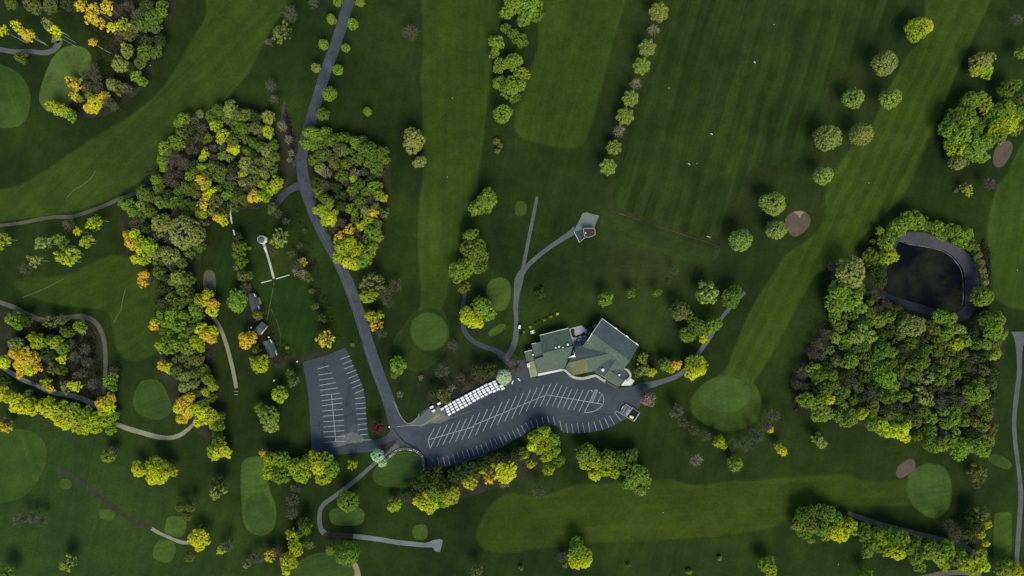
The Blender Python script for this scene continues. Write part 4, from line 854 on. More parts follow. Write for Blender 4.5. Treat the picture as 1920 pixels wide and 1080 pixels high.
def crown_leafy(seed, R, clump=.75, size=.34, per=20, flat=.72, lob=7, spread=1.0, density=1.0):
    """lobes -> clumps on the lobes -> leaves on the clumps"""
    rs = np.random.RandomState(seed)
    lobes = [(np.array([0, 0, .12 * R]), .62 * R)]
    for k in range(lob):
        a = 2 * math.pi * (k + rs.uniform(-.3, .3)) / lob; d = rs.uniform(.42, .70) * R * spread
        lobes.append((np.array([d * math.cos(a), d * math.sin(a), rs.uniform(-.32, .1) * R]), rs.uniform(.26, .44) * R))
    for k in range(max(2, lob // 2)):
        a = rs.uniform(0, 6.3); d = rs.uniform(.15, .4) * R
        lobes.append((np.array([d * math.cos(a), d * math.sin(a), rs.uniform(.2, .42) * R]), rs.uniform(.28, .38) * R))
    cs = []
    for c, r in lobes:
        n = int(4 * math.pi * r * r * .8 / (clump * clump * 2.3) * density) + 3
        D = sphere_dirs(n, rs, -.45); p = c + D * (r - clump * .35) * rs.uniform(.80, 1.18, n)[:, None]
        for q, dd in zip(p, D):
            if any(np.linalg.norm(q - c2) < r2 - clump * .8 for c2, r2 in lobes if c2 is not c): continue
            cs.append((q, dd))
    Vs = []
    for q, dd in cs:
        cr = clump * rs.uniform(.5, 1.15)
        m = max(6, int(per * rs.uniform(.7, 1.2)))
        D = sphere_dirs(m, rs, -.5); D = D + dd * .6; D /= np.linalg.norm(D, axis=1)[:, None]
        P = q + D * cr * rs.uniform(.75, 1.05, m)[:, None]
        Vs.append(leaf_quads(P, D, size, rs, .42))
    V = np.concatenate(Vs); V[:, 2] *= flat / .72
    return V
def crown_spiky(seed, R):
    rs = np.random.RandomState(seed); n = int(1500 * (R / 3) ** 2)
    D = sphere_dirs(n, rs, -.3); rr = R * rs.uniform(.35, 1.0, n) ** .6 * (1 + .12 * np.sin(np.arctan2(D[:, 1], D[:, 0]) * 7 + seed))
    P = D * rr[:, None]; P[:, 2] *= .95
    side = sphere_dirs(n, rs)
    return leaf_quads(P, side, .42, rs, .2, 2.2, axis=D + rs.normal(0, .15, (n, 3)))
def crown_thin(seed, R, leaves=320):
    """half bare: few leaves scattered on twig ends"""
    rs = np.random.RandomState(seed); D = sphere_dirs(leaves, rs, -.1)
    P = D * (R * rs.uniform(.45, 1.02, leaves))[:, None]; P[:, 2] *= .7
    return leaf_quads(P, D, .22, rs, .5)
def twigs_mesh(seed, R, n=46):
    r_ = random.Random(seed); mb = MB()
    for k in range(n):
        a = r_.uniform(0, 6.283); el = r_.uniform(.05, 1.3); L = R * r_.uniform(.6, 1.0)
        d = Vector((math.cos(a) * math.cos(el), math.sin(a) * math.cos(el), math.sin(el) * .8))
        s = d * R * r_.uniform(.0, .25); e = s + d * (L - s.length) + Vector((0, 0, r_.uniform(-.1, .2) * R))
        s.z -= R * .35; m = s.lerp(e, .55) + Vector((r_.uniform(-1, 1), r_.uniform(-1, 1), r_.uniform(-.3, .6))) * R * .06
        mb.tube(s, m, .075, .05, 3); mb.tube(m, e, .05, .03, 3)
        for j in range(3):
            t = m.lerp(e, r_.uniform(.0, .7)); q = t + (d + Vector((r_.uniform(-1, 1), r_.uniform(-1, 1), r_.uniform(-.4, .8))) * .7) * R * r_.uniform(.15, .3)
            mb.tube(t, q, .04, .025, 3)
    return mb.mesh('twigs', M['twig'])
def trunk_mesh(name, mat, limbs=6, seed=1):
    """unit height; limbs reach into the crown"""
    r_ = random.Random(seed); mb = MB()
    z = 0; p = Vector((0, 0, 0)); r = .5
    for k in range(4):
        q = Vector((r_.uniform(-.5, .5) * .25, r_.uniform(-.5, .5) * .25, (k + 1) / 4)); r2 = .5 * (1 - .17 * (k + 1)); mb.tube(p, q, r, r2, 7); p, r = q, r2
    for k in range(limbs):
        a = k * 6.283 / limbs + r_.uniform(-.3, .3); z0 = r_.uniform(.5, .85)
        b = Vector((0, 0, z0)); e = b + Vector((math.cos(a) * 5, math.sin(a) * 5, .42)); m = b.lerp(e, .5) + Vector((0, 0, -.06))
        mb.tube(b, m, .2, .13, 5); mb.tube(m, e, .13, .04, 5)
    return mb.mesh(name, mat)
PR = {}
for cls, R, cl, sz, per, lob in (('s', 1.9, .48, .24, 13, 5), ('m', 3.2, .56, .27, 15, 7), ('l', 4.9, .66, .31, 16, 9), ('x', 7.0, .76, .36, 18, 12)):
    PR['leafy', cls] = [(R, leaf_mesh('crown', crown_leafy(10 * k + 3, R, cl, sz, per, .72, lob + k % 3, .9 + .12 * (k % 3), .78))) for k in range(6)]
    PR['round', cls] = [(R, leaf_mesh('crown', crown_leafy(90 + k, R, cl * .72, sz * .8, 13, .8, lob + 6, .78, .95))) for k in range(3)]
for k, R in enumerate((1.6, 2.6, 4.0)): PR['spiky', 'smx'[k]] = [(R, leaf_mesh('crown', crown_spiky(50 + 3 * k + j, R))) for j in range(3)]
PR['spiky', 'l'] = PR['spiky', 'x']
for k, (cls, R) in enumerate((('s', 1.9), ('m', 3.2), ('l', 4.6))):
    PR['thin', cls] = [(R, leaf_mesh('leaves', crown_thin(70 + 5 * k + j, R, int(80 * R * R / 4)))) for j in range(4)]
    PR['twig', cls] = [(R, twigs_mesh(20 + 5 * k + j, R, 30 + 12 * k)) for j in range(4)]
PR['thin', 'x'] = PR['thin', 'l']; PR['twig', 'x'] = PR['twig', 'l']
PR['sparse', 's'] = PR['sparse', 'm'] = PR['sparse', 'l'] = PR['sparse', 'x'] = [(2.8, leaf_mesh('crown', crown_leafy(140 + k, 2.8, .6, .3, 12, .72, 6, 1.25, .33))) for k in range(4)]
TR = [trunk_mesh('trunk', M['bark'], 6, k) for k in range(3)]
TB = [trunk_mesh('trunk', M['bark_white'], 0, 7 + k) for k in range(2)]

COL = {  # name: (r, g, b, share turned), word
 'g': ((.225, .335, .045, .10), 'bright green'), 'mg': ((.150, .225, .036, .10), 'mid green'), 'd': ((.070, .103, .028, .0), 'dark green'),
 'o': ((.170, .205, .055, .12), 'olive'), 'yo': ((.30, .345, .095, .10), 'pale olive'), 'yg': ((.40, .48, .045, .18), 'yellow green'),
 'y': ((.62, .68, .040, .12), 'yellow'), 'or': ((.72, .56, .055, .08), 'golden'), 'gy': ((.32, .42, .034, .38), 'mottled green'),
 'br': ((.12, .105, .068, .2), 'bare brown'), 'gr': ((.12, .125, .09, .1), 'bare grey'), 'pa': ((.28, .26, .17, .1), 'bare pale'), 'mint': ((.58, .70, .50, 0), 'white flowering'),
 'pi': ((.34, .25, .23, .1), 'pink flowering'), 'red': ((.12, .035, .045, 0), 'dark red'), 'lime': ((.30, .39, .08, .05), 'light green')}
REC = []
def T(zone, items, style=None, group=None):
    for it in items:
        x, y, r, c = it[:4]; st = it[4] if len(it) > 4 else style
        if st is None: st = 'thin' if c in ('br', 'gr', 'pa') else 'leafy'
        REC.append(dict(x=x, y=y, r=r, c=c, st=st, zone=zone, group=group))

T('lining the upper drive', [(633,3,10,'g'),(675,4,10,'g'),(621,36,11,'g'),(661,44,12,'g'),(606,83,11,'g'),(648,90,9,'g'),(592,127,10,'yo'),(634,130,11,'g'),(618,176,16,'g'),(606,214,13,'mg'),(689,209,10,'g')], 'round', 'small round trees along the upper drive')
T('left of the upper drive', [(545,27,16,'gr'),(528,62,17,'o','sparse'),(505,80,9,'gr'),(588,6,12,'gr'),(510,160,13,'gr'),(515,187,10,'gr'),(530,237,11,'pa'),(541,262,9,'pa'),(546,287,7,'pa'),(543,300,6,'pa')])
T('left of the straight left fairway', [(770,62,17,'br'),(775,262,22,'yo'),(787,303,13,'yo'),(700,530,20,'o','sparse'),(722,548,15,'br'),(690,555,13,'gy'),(742,535,14,'br'),(697,592,13,'gy'),(712,590,9,'gy'),(705,608,13,'or','sparse'),(716,624,11,'br'),(728,566,12,'br')])
T('in the top centre tree strip', [(970,5,17,'g'),(992,12,22,'g'),(1006,28,15,'mg'),(982,38,13,'g'),(952,22,15,'g'),(948,52,9,'mg'),(931,80,14,'g'),(928,97,11,'g'),(975,76,13,'mg'),(962,64,9,'mg'),(940,122,16,'g'),(962,117,16,'g'),(978,138,14,'g'),(938,155,14,'g'),(955,165,19,'g'),(966,182,12,'mg'),(975,158,11,'g'),(955,58,9,'gr')])
T('below the top centre tree strip', [(942,213,19,'g','round')])
T('in the spiky row beside the range', [(1235,23,19,'lime'),(1213,90,17,'lime'),(1203,124,16,'lime'),(1182,185,16,'lime'),(1172,218,17,'lime'),(1151,277,15,'lime'),(1140,313,16,'lime')], 'spiky', 'row of spiky trees beside the range')
T('in the spiky row beside the range', [(1224,58,12,'pa'),(1192,157,12,'pa'),(1160,247,12,'pa')], 'thin', 'pale bare trees in the spiky row')
T('between the two straight fairways', [(931,265,6,'o'),(938,272,5,'o'),(932,283,6,'o'),(912,376,21,'g'),(895,390,15,'g'),(882,441,17,'g'),(892,448,12,'g'),(888,468,20,'mg'),(902,480,14,'mg'),(865,507,21,'g'),(882,495,17,'g'),(900,500,14,'mg'),(870,538,12,'o')])
T('over the path bend above the carts', [(875,592,17,'y'),(888,600,16,'y'),(905,575,20,'g'),(915,590,14,'g')])
T('around the green above the cart rows', [(745,686,14,'g'),(740,701,8,'mg'),(851,648,12,'gr'),(828,695,16,'gr'),(789,708,6,'pa'),(750,740,7,'pa')], None)
T('in the bed behind the cart rows', [(865,709,9,'br'),(878,722,10,'br'),(848,728,8,'pa'),(895,692,13,'d','sparse'),(918,695,15,'d','sparse'),(830,738,13,'o','thin'),(836,750,9,'o','thin'),(905,710,9,'br'),(890,705,9,'br'),(812,735,10,'d','sparse')])
T('at the lower left clubhouse corner', [(944,706,16,'mint','round'),(968,688,15,'br'),(960,672,10,'br')])
T('at the foot of the left lot', [(708,854,14,'mint','round'),(717,868,9,'mint','round'),(708,800,13,'red','thin'),(710,804,11,'red','sparse'),(661,872,9,'gy','sparse')])
T('on the grass left of the left lot', [(488,683,17,'gy'),(476,675,9,'gy'),(523,741,14,'yg'),(503,782,19,'lime'),(508,797,15,'lime'),(485,765,10,'g'),(551,716,10,'o','thin'),(545,700,8,'o','thin')])
T('beside the three cottages', [(463,638,17,'or'),(445,563,18,'g'),(440,572,13,'gy'),(482,590,9,'o'),(609,637,14,'or','sparse'),(602,596,9,'d'),(661,647,5,'pa'),(539,652,4,'yo'),(462,540,12,'br'),(480,655,8,'mg','sparse')])
T('in the garden around the gazebo', [(524,446,15,'yo','thin'),(520,452,12,'gy','thin'),(558,497,12,'br'),(567,491,8,'or','sparse'),(555,510,8,'pa'),(570,515,11,'pa'),(548,475,9,'br'),(562,460,7,'br'),(520,400,11,'br'),(536,415,8,'br'),(572,432,6,'gr'),(467,465,4,'g'),(448,462,12,'mg'),(447,477,11,'mg'),(453,491,12,'mg'),(445,500,8,'o'),(458,517,13,'o'),(445,445,9,'d'),(585,545,6,'o','thin'),(590,575,7,'o','thin'),(578,520,10,'o','thin'),(513,473,9,'br'),(510,390,9,'mg','thin')])
T('on the grass above the clubhouse', [(1135,561,15,'g'),(1182,549,10,'mg'),(1233,547,10,'mg'),(1007,548,6,'d'),(1016,543,6,'d'),(1013,553,6,'d'),(1020,551,5,'d'),(1265,508,8,'br','thin'),(1253,528,5,'gr')])
T('in the arc above the left wing', [(1045,588,3.2,'y'),(1032.5,593.5,3.4,'yo'),(1020.5,600,3,'yo'),(994,613,3,'yg'),(982.5,622,3,'yo'),(1025,597,2.5,'d'),(1005,607,3,'br'),(1012,603,3,'br'),(978,627,4,'d')], 'round', 'little clipped shrubs above the clubhouse')
T('along the slanting right path', [(1325,547,22,'lime','thin'),(1325,549,17,'g'),(1372,558,18,'mg'),(1362,563,9,'g'),(1277,583,19,'o'),(1270,592,9,'o'),(1337,610,18,'g'),(1306,612,18,'mg'),(1290,631,13,'g'),(1283,622,8,'g'),(1318,633,9,'y'),(1325,640,6,'yo'),(1328,622,9,'g')])
T('right of the clubhouse corner', [(1248,682,12,'g'),(1258,690,10,'gy'),(1268,685,9,'or'),(1303,683,18,'gy'),(1315,680,10,'gy'),(1300,697,15,'y'),(1313,695,12,'y'),(1205,672,10,'lime','thin'),(1209,692,12,'lime','sparse'),(1222,698,8,'gy'),(1198,700,7,'mg','sparse'),(1213,748,16,'pi'),(1208,740,11,'br'),(1221,745,9,'pi')])
T('ringing the large round green', [(1267,770,15,'gr'),(1270,775,10,'o','sparse'),(1280,791,12,'br'),(1300,806,12,'br'),(1322,815,11,'br'),(1338,823,9,'br'),(1348,828,12,'gy'),(1372,834,12,'br'),(1396,832,14,'gr'),(1420,818,14,'gr'),(1437,798,14,'gr'),(1450,778,13,'gr'),(1445,806,6,'or'),(1410,808,7,'br'),(1358,836,7,'gy'),(1295,708,8,'br','thin')])
T('below the large round green', [(1304,863,13,'pa','thin'),(1379,870,14,'g'),(1372,866,7,'g'),(1458,836,7,'lime'),(1466,844,10,'y'),(1533,823,10,'lime','thin'),(1541,831,9,'lime')])
T('beside the curving right fairway', [(1720,54,23,'yg'),(1737,50,14,'or'),(1661,118,25,'yo'),(1599,184,21,'lime'),(1670,184,21,'lime'),(1550,257,27,'yo'),(1614,249,24,'lime'),(1545,328,20,'lime'),(1450,382,24,'lime'),(1454,431,21,'lime'),(1389,450,25,'lime')], 'round', 'round trees beside the curving fairway')
T('right of the curving fairway', [(1841,115,20,'yo'),(1828,132,14,'yg'),(1845,130,15,'gy'),(1919,97,13,'g'),(1905,38,12,'gr'),(1815,358,10,'yg','sparse'),(1808,352,8,'lime','thin'),(1792,358,5,'pa'),(1797,305,17,'yo'),(1855,345,13,'br')])
T('in the wood at the upper right', [(1890,165,19,'mg'),(1903,160,13,'g'),(1882,172,10,'g'),(1822,188,17,'g'),(1838,185,13,'g'),(1808,195,10,'mg'),(1850,200,13,'yg'),(1790,225,20,'mg'),(1780,243,18,'g'),(1815,222,20,'g'),(1828,240,16,'mg'),(1800,255,22,'g'),(1785,270,16,'g'),(1800,280,17,'yg'),(1825,278,20,'g'),(1845,265,16,'g'),(1838,292,13,'g'),(1850,225,12,'mg'),(1868,215,18,'g'),(1885,205,17,'g'),(1905,215,16,'g'),(1868,235,18,'gy'),(1888,232,18,'yg'),(1905,240,12,'g'),(1875,252,16,'g'),(1860,248,11,'gy'),(1912,185,12,'mg')])
T('along the left edge of the big wood', [(1548,628,11,'br'),(1532,645,12,'gr'),(1524,665,11,'br'),(1505,700,12,'br'),(1495,720,12,'br'),(1508,725,10,'gr'),(1555,655,11,'o','sparse'),(1540,668,10,'gr')])
T('ringing the pond', [(1700,412,15,'g'),(1718,415,16,'g'),(1735,422,13,'mg'),(1686,425,17,'g'),(1672,432,9,'mg'),(1757,427,14,'g'),(1772,436,13,'mg'),(1765,440,11,'g'),(1790,432,13,'g'),(1798,445,14,'g'),(1812,440,12,'g'),(1806,456,13,'g'),(1818,462,10,'mg'),(1650,433,9,'g'),(1663,455,14,'g'),(1672,447,10,'mg'),(1668,480,16,'yg'),(1655,482,12,'g'),(1634,480,14,'mg'),(1637,453,6,'yo'),(1648,510,13,'d'),(1652,528,12,'d'),(1640,497,11,'mg'),(1828,462,8,'o'),(1832,478,8,'o'),(1838,492,8,'o'),(1842,505,7,'o'),(1845,518,7,'o'),(1846,530,7,'yo'),(1830,468,6,'yo'),(1841,555,20,'g'),(1850,560,12,'g'),(1836,562,10,'yg')])
T('in the big wood below the pond', [(1596,510,28,'yo'),(1575,548,22,'g'),(1592,560,22,'g'),(1570,570,18,'g'),(1605,545,17,'mg'),(1565,595,13,'g'),(1575,610,12,'mg'),(1712,610,23,'yo'),(1697,600,14,'mg'),(1765,594,15,'g'),(1780,598,13,'g'),(1798,617,13,'yo'),(1870,600,15,'g'),(1850,600,16,'mg'),(1862,618,18,'g'),(1875,625,13,'g'),(1593,677,17,'g'),(1526,692,14,'g'),(1535,703,14,'mg'),(1560,703,12,'mg'),(1512,750,17,'g'),(1532,755,15,'g'),(1540,775,16,'g'),(1554,750,11,'y'),(1655,655,17,'mg'),(1672,660,13,'g'),(1660,705,20,'g'),(1672,722,14,'g'),(1652,690,14,'g'),(1640,700,10,'lime'),(1727,676,18,'mg'),(1648,600,13,'g'),(1665,595,14,'mg'),(1632,605,10,'g'),(1590,635,13,'g'),(1608,632,12,'lime'),(1585,647,11,'mg'),(1830,735,20,'g'),(1820,750,13,'g'),(1732,745,17,'yo','sparse'),(1868,662,10,'yg'),(1860,668,9,'yg'),(1735,707,13,'yo','sparse'),(1762,712,13,'g'),(1770,695,11,'g'),(1795,645,14,'yg'),(1810,640,12,'g'),(1775,625,12,'g'),(1695,743,14,'g'),(1635,782,9,'y'),(1615,775,15,'yg'),(1590,785,17,'g'),(1650,795,14,'yg'),(1672,805,14,'y'),(1688,808,15,'y'),(1700,795,11,'yg'),(1698,822,9,'y'),(1655,808,10,'gy'),(1635,797,12,'g'),(1572,782,12,'g'),(1745,785,13,'g'),(1785,785,15,'g'),(1775,795,13,'g'),(1730,770,14,'mg'),(1800,840,17,'g'),(1785,830,14,'g'),(1760,835,14,'g'),(1830,835,18,'g'),(1845,845,13,'g'),(1850,825,14,'g'),(1740,830,13,'mg'),(1790,770,13,'g')])
T('in the clump on the bottom fairway edge', [(1095,852,18,'g'),(1105,845,14,'g'),(1098,872,12,'gy'),(1115,892,11,'y'),(1120,865,15,'gy'),(1140,860,18,'g'),(1135,880,15,'gy'),(1150,885,14,'gy'),(1160,862,15,'mg'),(1183,860,14,'mg'),(1190,850,9,'mg'),(1178,878,15,'mg'),(1193,890,18,'g'),(1208,900,14,'g'),(1185,905,13,'g'),(1200,918,14,'lime'),(1172,913,7,'g')])
T('against the main lot lower edge', [(1003,820,14,'gy'),(1017,812,15,'gy'),(1022,808,12,'mg'),(1000,835,14,'y'),(1020,832,17,'gy'),(1035,825,14,'g'),(1037,845,14,'g'),(1025,855,13,'gy'),(1028,880,13,'gy'),(1048,863,10,'mg'),(1010,842,12,'gy')])
T('in the strip below the main lot', [(803,887,10,'d'),(815,893,12,'d'),(832,905,13,'d'),(850,893,12,'d'),(868,888,13,'d'),(880,880,12,'d'),(862,878,8,'d'),(897,875,11,'d'),(912,868,12,'d'),(930,860,12,'d'),(948,860,12,'d'),(965,855,12,'d'),(978,850,10,'mg'),(985,853,8,'gy'),(890,890,10,'o'),(855,898,9,'mg'),(880,905,14,'yg'),(903,880,9,'gy'),(895,888,7,'gy'),(928,870,9,'gy'),(917,895,12,'or','sparse'),(950,886,18,'y'),(945,904,9,'o'),(858,910,13,'br'),(870,895,10,'br'),(813,918,15,'mg'),(805,905,13,'d'),(825,928,13,'g'),(843,930,17,'yg'),(832,940,12,'g'),(795,945,16,'y'),(806,955,11,'y'),(782,937,11,'y'),(800,928,9,'y'),(812,945,10,'y'),(765,928,12,'d'),(783,908,12,'d'),(790,895,10,'d'),(740,948,12,'yg'),(735,938,8,'g'),(1010,920,13,'br'),(995,870,9,'yg'),(820,880,9,'d'),(935,880,8,'o'),(960,872,8,'mg')])
T('in the trio below the left lot', [(508,862,16,'gy'),(527,862,15,'g'),(505,885,14,'gy'),(525,890,19,'g'),(538,878,13,'g'),(553,875,16,'gy'),(565,890,15,'gy'),(573,868,13,'g'),(593,862,15,'gy'),(612,862,15,'g'),(597,878,15,'y'),(620,880,13,'g'),(605,898,13,'yg'),(495,852,8,'or','sparse'),(625,870,10,'g')])
T('beside the lower path', [(652,940,21,'g','round'),(650,1036,24,'g','round'),(620,1030,12,'g','round'),(580,1020,9,'o')])
T('in the strip left of the lower path', [(548,938,13,'gr'),(548,962,13,'gr'),(570,978,15,'d'),(574,990,12,'mg'),(548,1005,11,'gy','sparse'),(562,1000,10,'mg'),(552,1022,11,'gy'),(558,1035,10,'y','sparse'),(540,1050,13,'yg'),(550,1058,10,'yg'),(537,1070,9,'y'),(508,1040,12,'or','sparse'),(505,1045,9,'y','sparse'),(485,1045,12,'gr'),(525,1035,12,'br'),(530,1055,10,'br'),(555,915,10,'gr')])
T('on the lower left grass', [(372,1010,16,'y'),(356,1043,11,'o','round'),(410,908,15,'d','sparse'),(408,920,14,'yo','sparse'),(338,950,10,'o','round'),(357,950,12,'o','round'),(350,967,11,'o','round'),(425,1024,13,'gr'),(415,1032,8,'y','sparse'),(38,975,14,'gr'),(60,970,12,'gr'),(78,976,13,'gr'),(128,1056,14,'lime','thin'),(120,1060,10,'g'),(10,1078,16,'g'),(203,856,11,'g'),(213,848,12,'gr'),(258,880,13,'y'),(270,884,9,'y'),(295,873,18,'gy'),(300,890,16,'y'),(315,882,13,'yg'),(285,895,11,'y'),(398,845,13,'gy'),(410,825,14,'mg'),(412,845,15,'y'),(425,850,9,'y'),(403,855,9,'y'),(475,1048,12,'gr'),(463,1058,8,'pa','sparse'),(12,800,12,'or','sparse'),(10,790,9,'gr')])
T('at the bottom edge', [(1083,1030,17,'g'),(1095,1040,16,'gy'),(1080,1052,16,'y'),(1097,1052,12,'y'),(1055,1045,12,'gr'),(1060,1058,7,'mg'),(894,1072,13,'o','thin'),(1437,1060,15,'g'),(1445,1070,13,'yg'),(1349,1047,5,'g'),(1292,1072,6,'g'),(977,1065,5,'mg'),(1178,1060,5,'mg'),(1625,1078,14,'g')])
T('in the tree belt at the lower right', [(1505,965,16,'mg'),(1520,958,13,'mg'),(1540,960,15,'mg'),(1555,968,14,'g'),(1500,985,14,'g'),(1520,985,18,'g'),(1540,990,16,'g'),(1570,975,14,'g'),(1590,985,15,'gy'),(1565,998,16,'y'),(1580,1005,13,'y'),(1510,1000,13,'g'),(1520,1012,8,'g'),(1548,1005,11,'gy'),(1622,1000,15,'mg'),(1645,1000,16,'g'),(1655,1012,13,'gy'),(1635,1020,14,'g'),(1627,1032,12,'g'),(1648,1028,10,'g'),(1675,1003,16,'mg'),(1690,1010,16,'g'),(1665,1030,14,'gy'),(1682,1035,15,'y'),(1700,1028,16,'g'),(1715,1015,13,'mg'),(1718,1045,14,'g'),(1740,1035,16,'g'),(1745,1020,11,'mg'),(1760,1045,14,'yg'),(1775,1030,15,'g'),(1770,1060,11,'gy'),(1790,1045,15,'mg'),(1800,1035,11,'g'),(1810,1055,15,'gy'),(1835,1045,15,'yg'),(1845,1060,12,'y'),(1825,1065,13,'gy'),(1840,1035,10,'g'),(1880,1068,14,'g'),(1900,1068,15,'gy'),(1915,1075,12,'yg'),(1890,1055,9,'g'),(1725,1062,12,'g')])
T('right of the lower right oval green', [(1822,968,14,'d'),(1838,965,15,'o','sparse'),(1830,985,16,'d'),(1850,983,9,'gy'),(1838,1000,9,'gy'),(1848,1020,7,'y'),(1780,985,13,'br'),(1790,1000,15,'br'),(1812,1000,12,'d'),(1825,1010,11,'br'),(1830,885,16,'o','thin'),(1838,895,13,'o','sparse'),(1830,910,8,'gr')])
# left side
T('in the top left birch grove', [(6,58,8,'y'),(30,48,9,'y'),(44,60,8,'or'),(52,66,11,'or'),(88,44,9,'yo'),(103,58,10,'y'),(108,68,8,'gy'),(152,10,10,'or'),(176,16,9,'or'),(200,12,12,'or'),(172,33,12,'or'),(187,42,9,'or'),(211,52,9,'y'),(230,46,10,'yg'),(173,80,7,'or')], 'birch', 'slender birches at the top left')
T('in the left edge birch patch', [(5,448,11,'yg'),(-2,458,11,'g'),(145,434,7,'y'),(163,450,9,'yg'),(158,455,8,'yg'),(175,420,12,'gy'),(183,412,9,'g'),(110,448,11,'g'),(120,460,9,'mg'),(115,482,11,'yg'),(137,475,12,'yg'),(130,490,9,'y'),(66,488,11,'yo'),(80,456,13,'yo'),(117,673,8,'y'),(143,725,8,'y')], 'birch', 'slender birches at the left edge')
T('in the left edge birch patch', [(48,505,13,'gr'),(130,422,13,'br')])
T('below the top left grove', [(38,106,11,'o','thin'),(40,112,8,'mg')])
T('in the top left wood', [(20,5,13,'mg'),(60,8,14,'o'),(95,10,14,'o'),(130,8,14,'d'),(225,22,14,'br'),(243,12,12,'br'),(260,30,14,'gr'),(275,8,13,'d'),(302,10,11,'mg'),(262,28,11,'o'),(288,32,14,'mg'),(302,24,11,'g'),(255,48,12,'o'),(272,48,13,'mg'),(292,52,11,'o'),(228,72,12,'br'),(243,64,11,'o'),(275,78,14,'d'),(272,98,15,'mg'),(290,97,12,'mg'),(238,97,11,'yo'),(233,86,7,'y'),(225,122,13,'yo'),(245,125,11,'d'),(262,118,10,'o'),(255,142,11,'g'),(266,153,12,'g'),(210,158,11,'yo'),(225,165,13,'o','sparse'),(240,168,12,'gr'),(132,152,10,'or','sparse'),(145,158,10,'or','sparse'),(160,140,12,'br'),(175,128,12,'gr'),(180,145,12,'br'),(165,165,13,'br'),(185,165,11,'br'),(140,178,10,'or','sparse'),(150,185,8,'yo','sparse'),(172,180,11,'g'),(178,195,14,'y'),(168,202,12,'or'),(190,185,10,'or'),(196,178,9,'or','sparse'),(97,197,10,'yg'),(112,205,12,'yg'),(125,210,11,'yg'),(135,217,9,'g'),(200,190,12,'gr'),(215,200,10,'gr','thin'),(300,75,10,'d')])
T('inside the looping path', [(27,600,14,'g'),(35,610,11,'g'),(50,600,12,'d'),(95,603,13,'o','sparse'),(115,600,10,'o','sparse'),(148,610,12,'g'),(155,618,9,'lime'),(125,622,12,'mg'),(72,640,13,'gy'),(62,632,10,'gy'),(105,643,14,'yg'),(118,655,13,'g'),(95,635,10,'mg'),(30,645,14,'yo'),(28,662,13,'or'),(45,670,16,'or'),(60,675,14,'or'),(38,685,14,'or'),(58,692,13,'y'),(70,690,9,'or'),(38,700,9,'or'),(5,678,13,'y'),(112,693,12,'mg'),(100,690,10,'o','sparse'),(88,718,10,'gy','sparse'),(93,728,8,'or','sparse'),(125,725,10,'yo','sparse'),(135,722,8,'y','sparse'),(155,700,11,'gr'),(165,680,12,'gr'),(160,655,12,'gr'),(140,670,12,'gr'),(90,665,12,'d'),(135,645,11,'gr'),(8,715,12,'d'),(205,712,12,'g'),(210,725,9,'mg'),(213,695,10,'br'),(60,655,11,'d'),(145,705,10,'br'),(175,720,11,'gr')])
T('in the yellow hedge row', [(2,738,13,'y'),(18,745,13,'yg'),(32,755,14,'y'),(45,765,12,'y'),(25,765,9,'y'),(58,757,12,'gy'),(62,770,12,'y'),(78,762,13,'y'),(92,770,14,'y'),(92,755,11,'yg'),(105,778,12,'y'),(118,765,14,'yg'),(113,790,12,'y'),(130,780,15,'yg'),(125,795,11,'y'),(140,765,12,'g'),(148,785,14,'gy'),(145,800,11,'yg'),(165,775,13,'g'),(165,793,14,'gy'),(180,785,13,'gy'),(180,803,12,'yg'),(200,790,13,'gy'),(208,805,10,'g'),(190,755,12,'or'),(200,760,14,'y'),(207,748,10,'or'),(195,772,11,'yg'),(52,740,9,'mg'),(0,725,10,'mg'),(160,808,9,'yg'),(212,780,9,'g')])
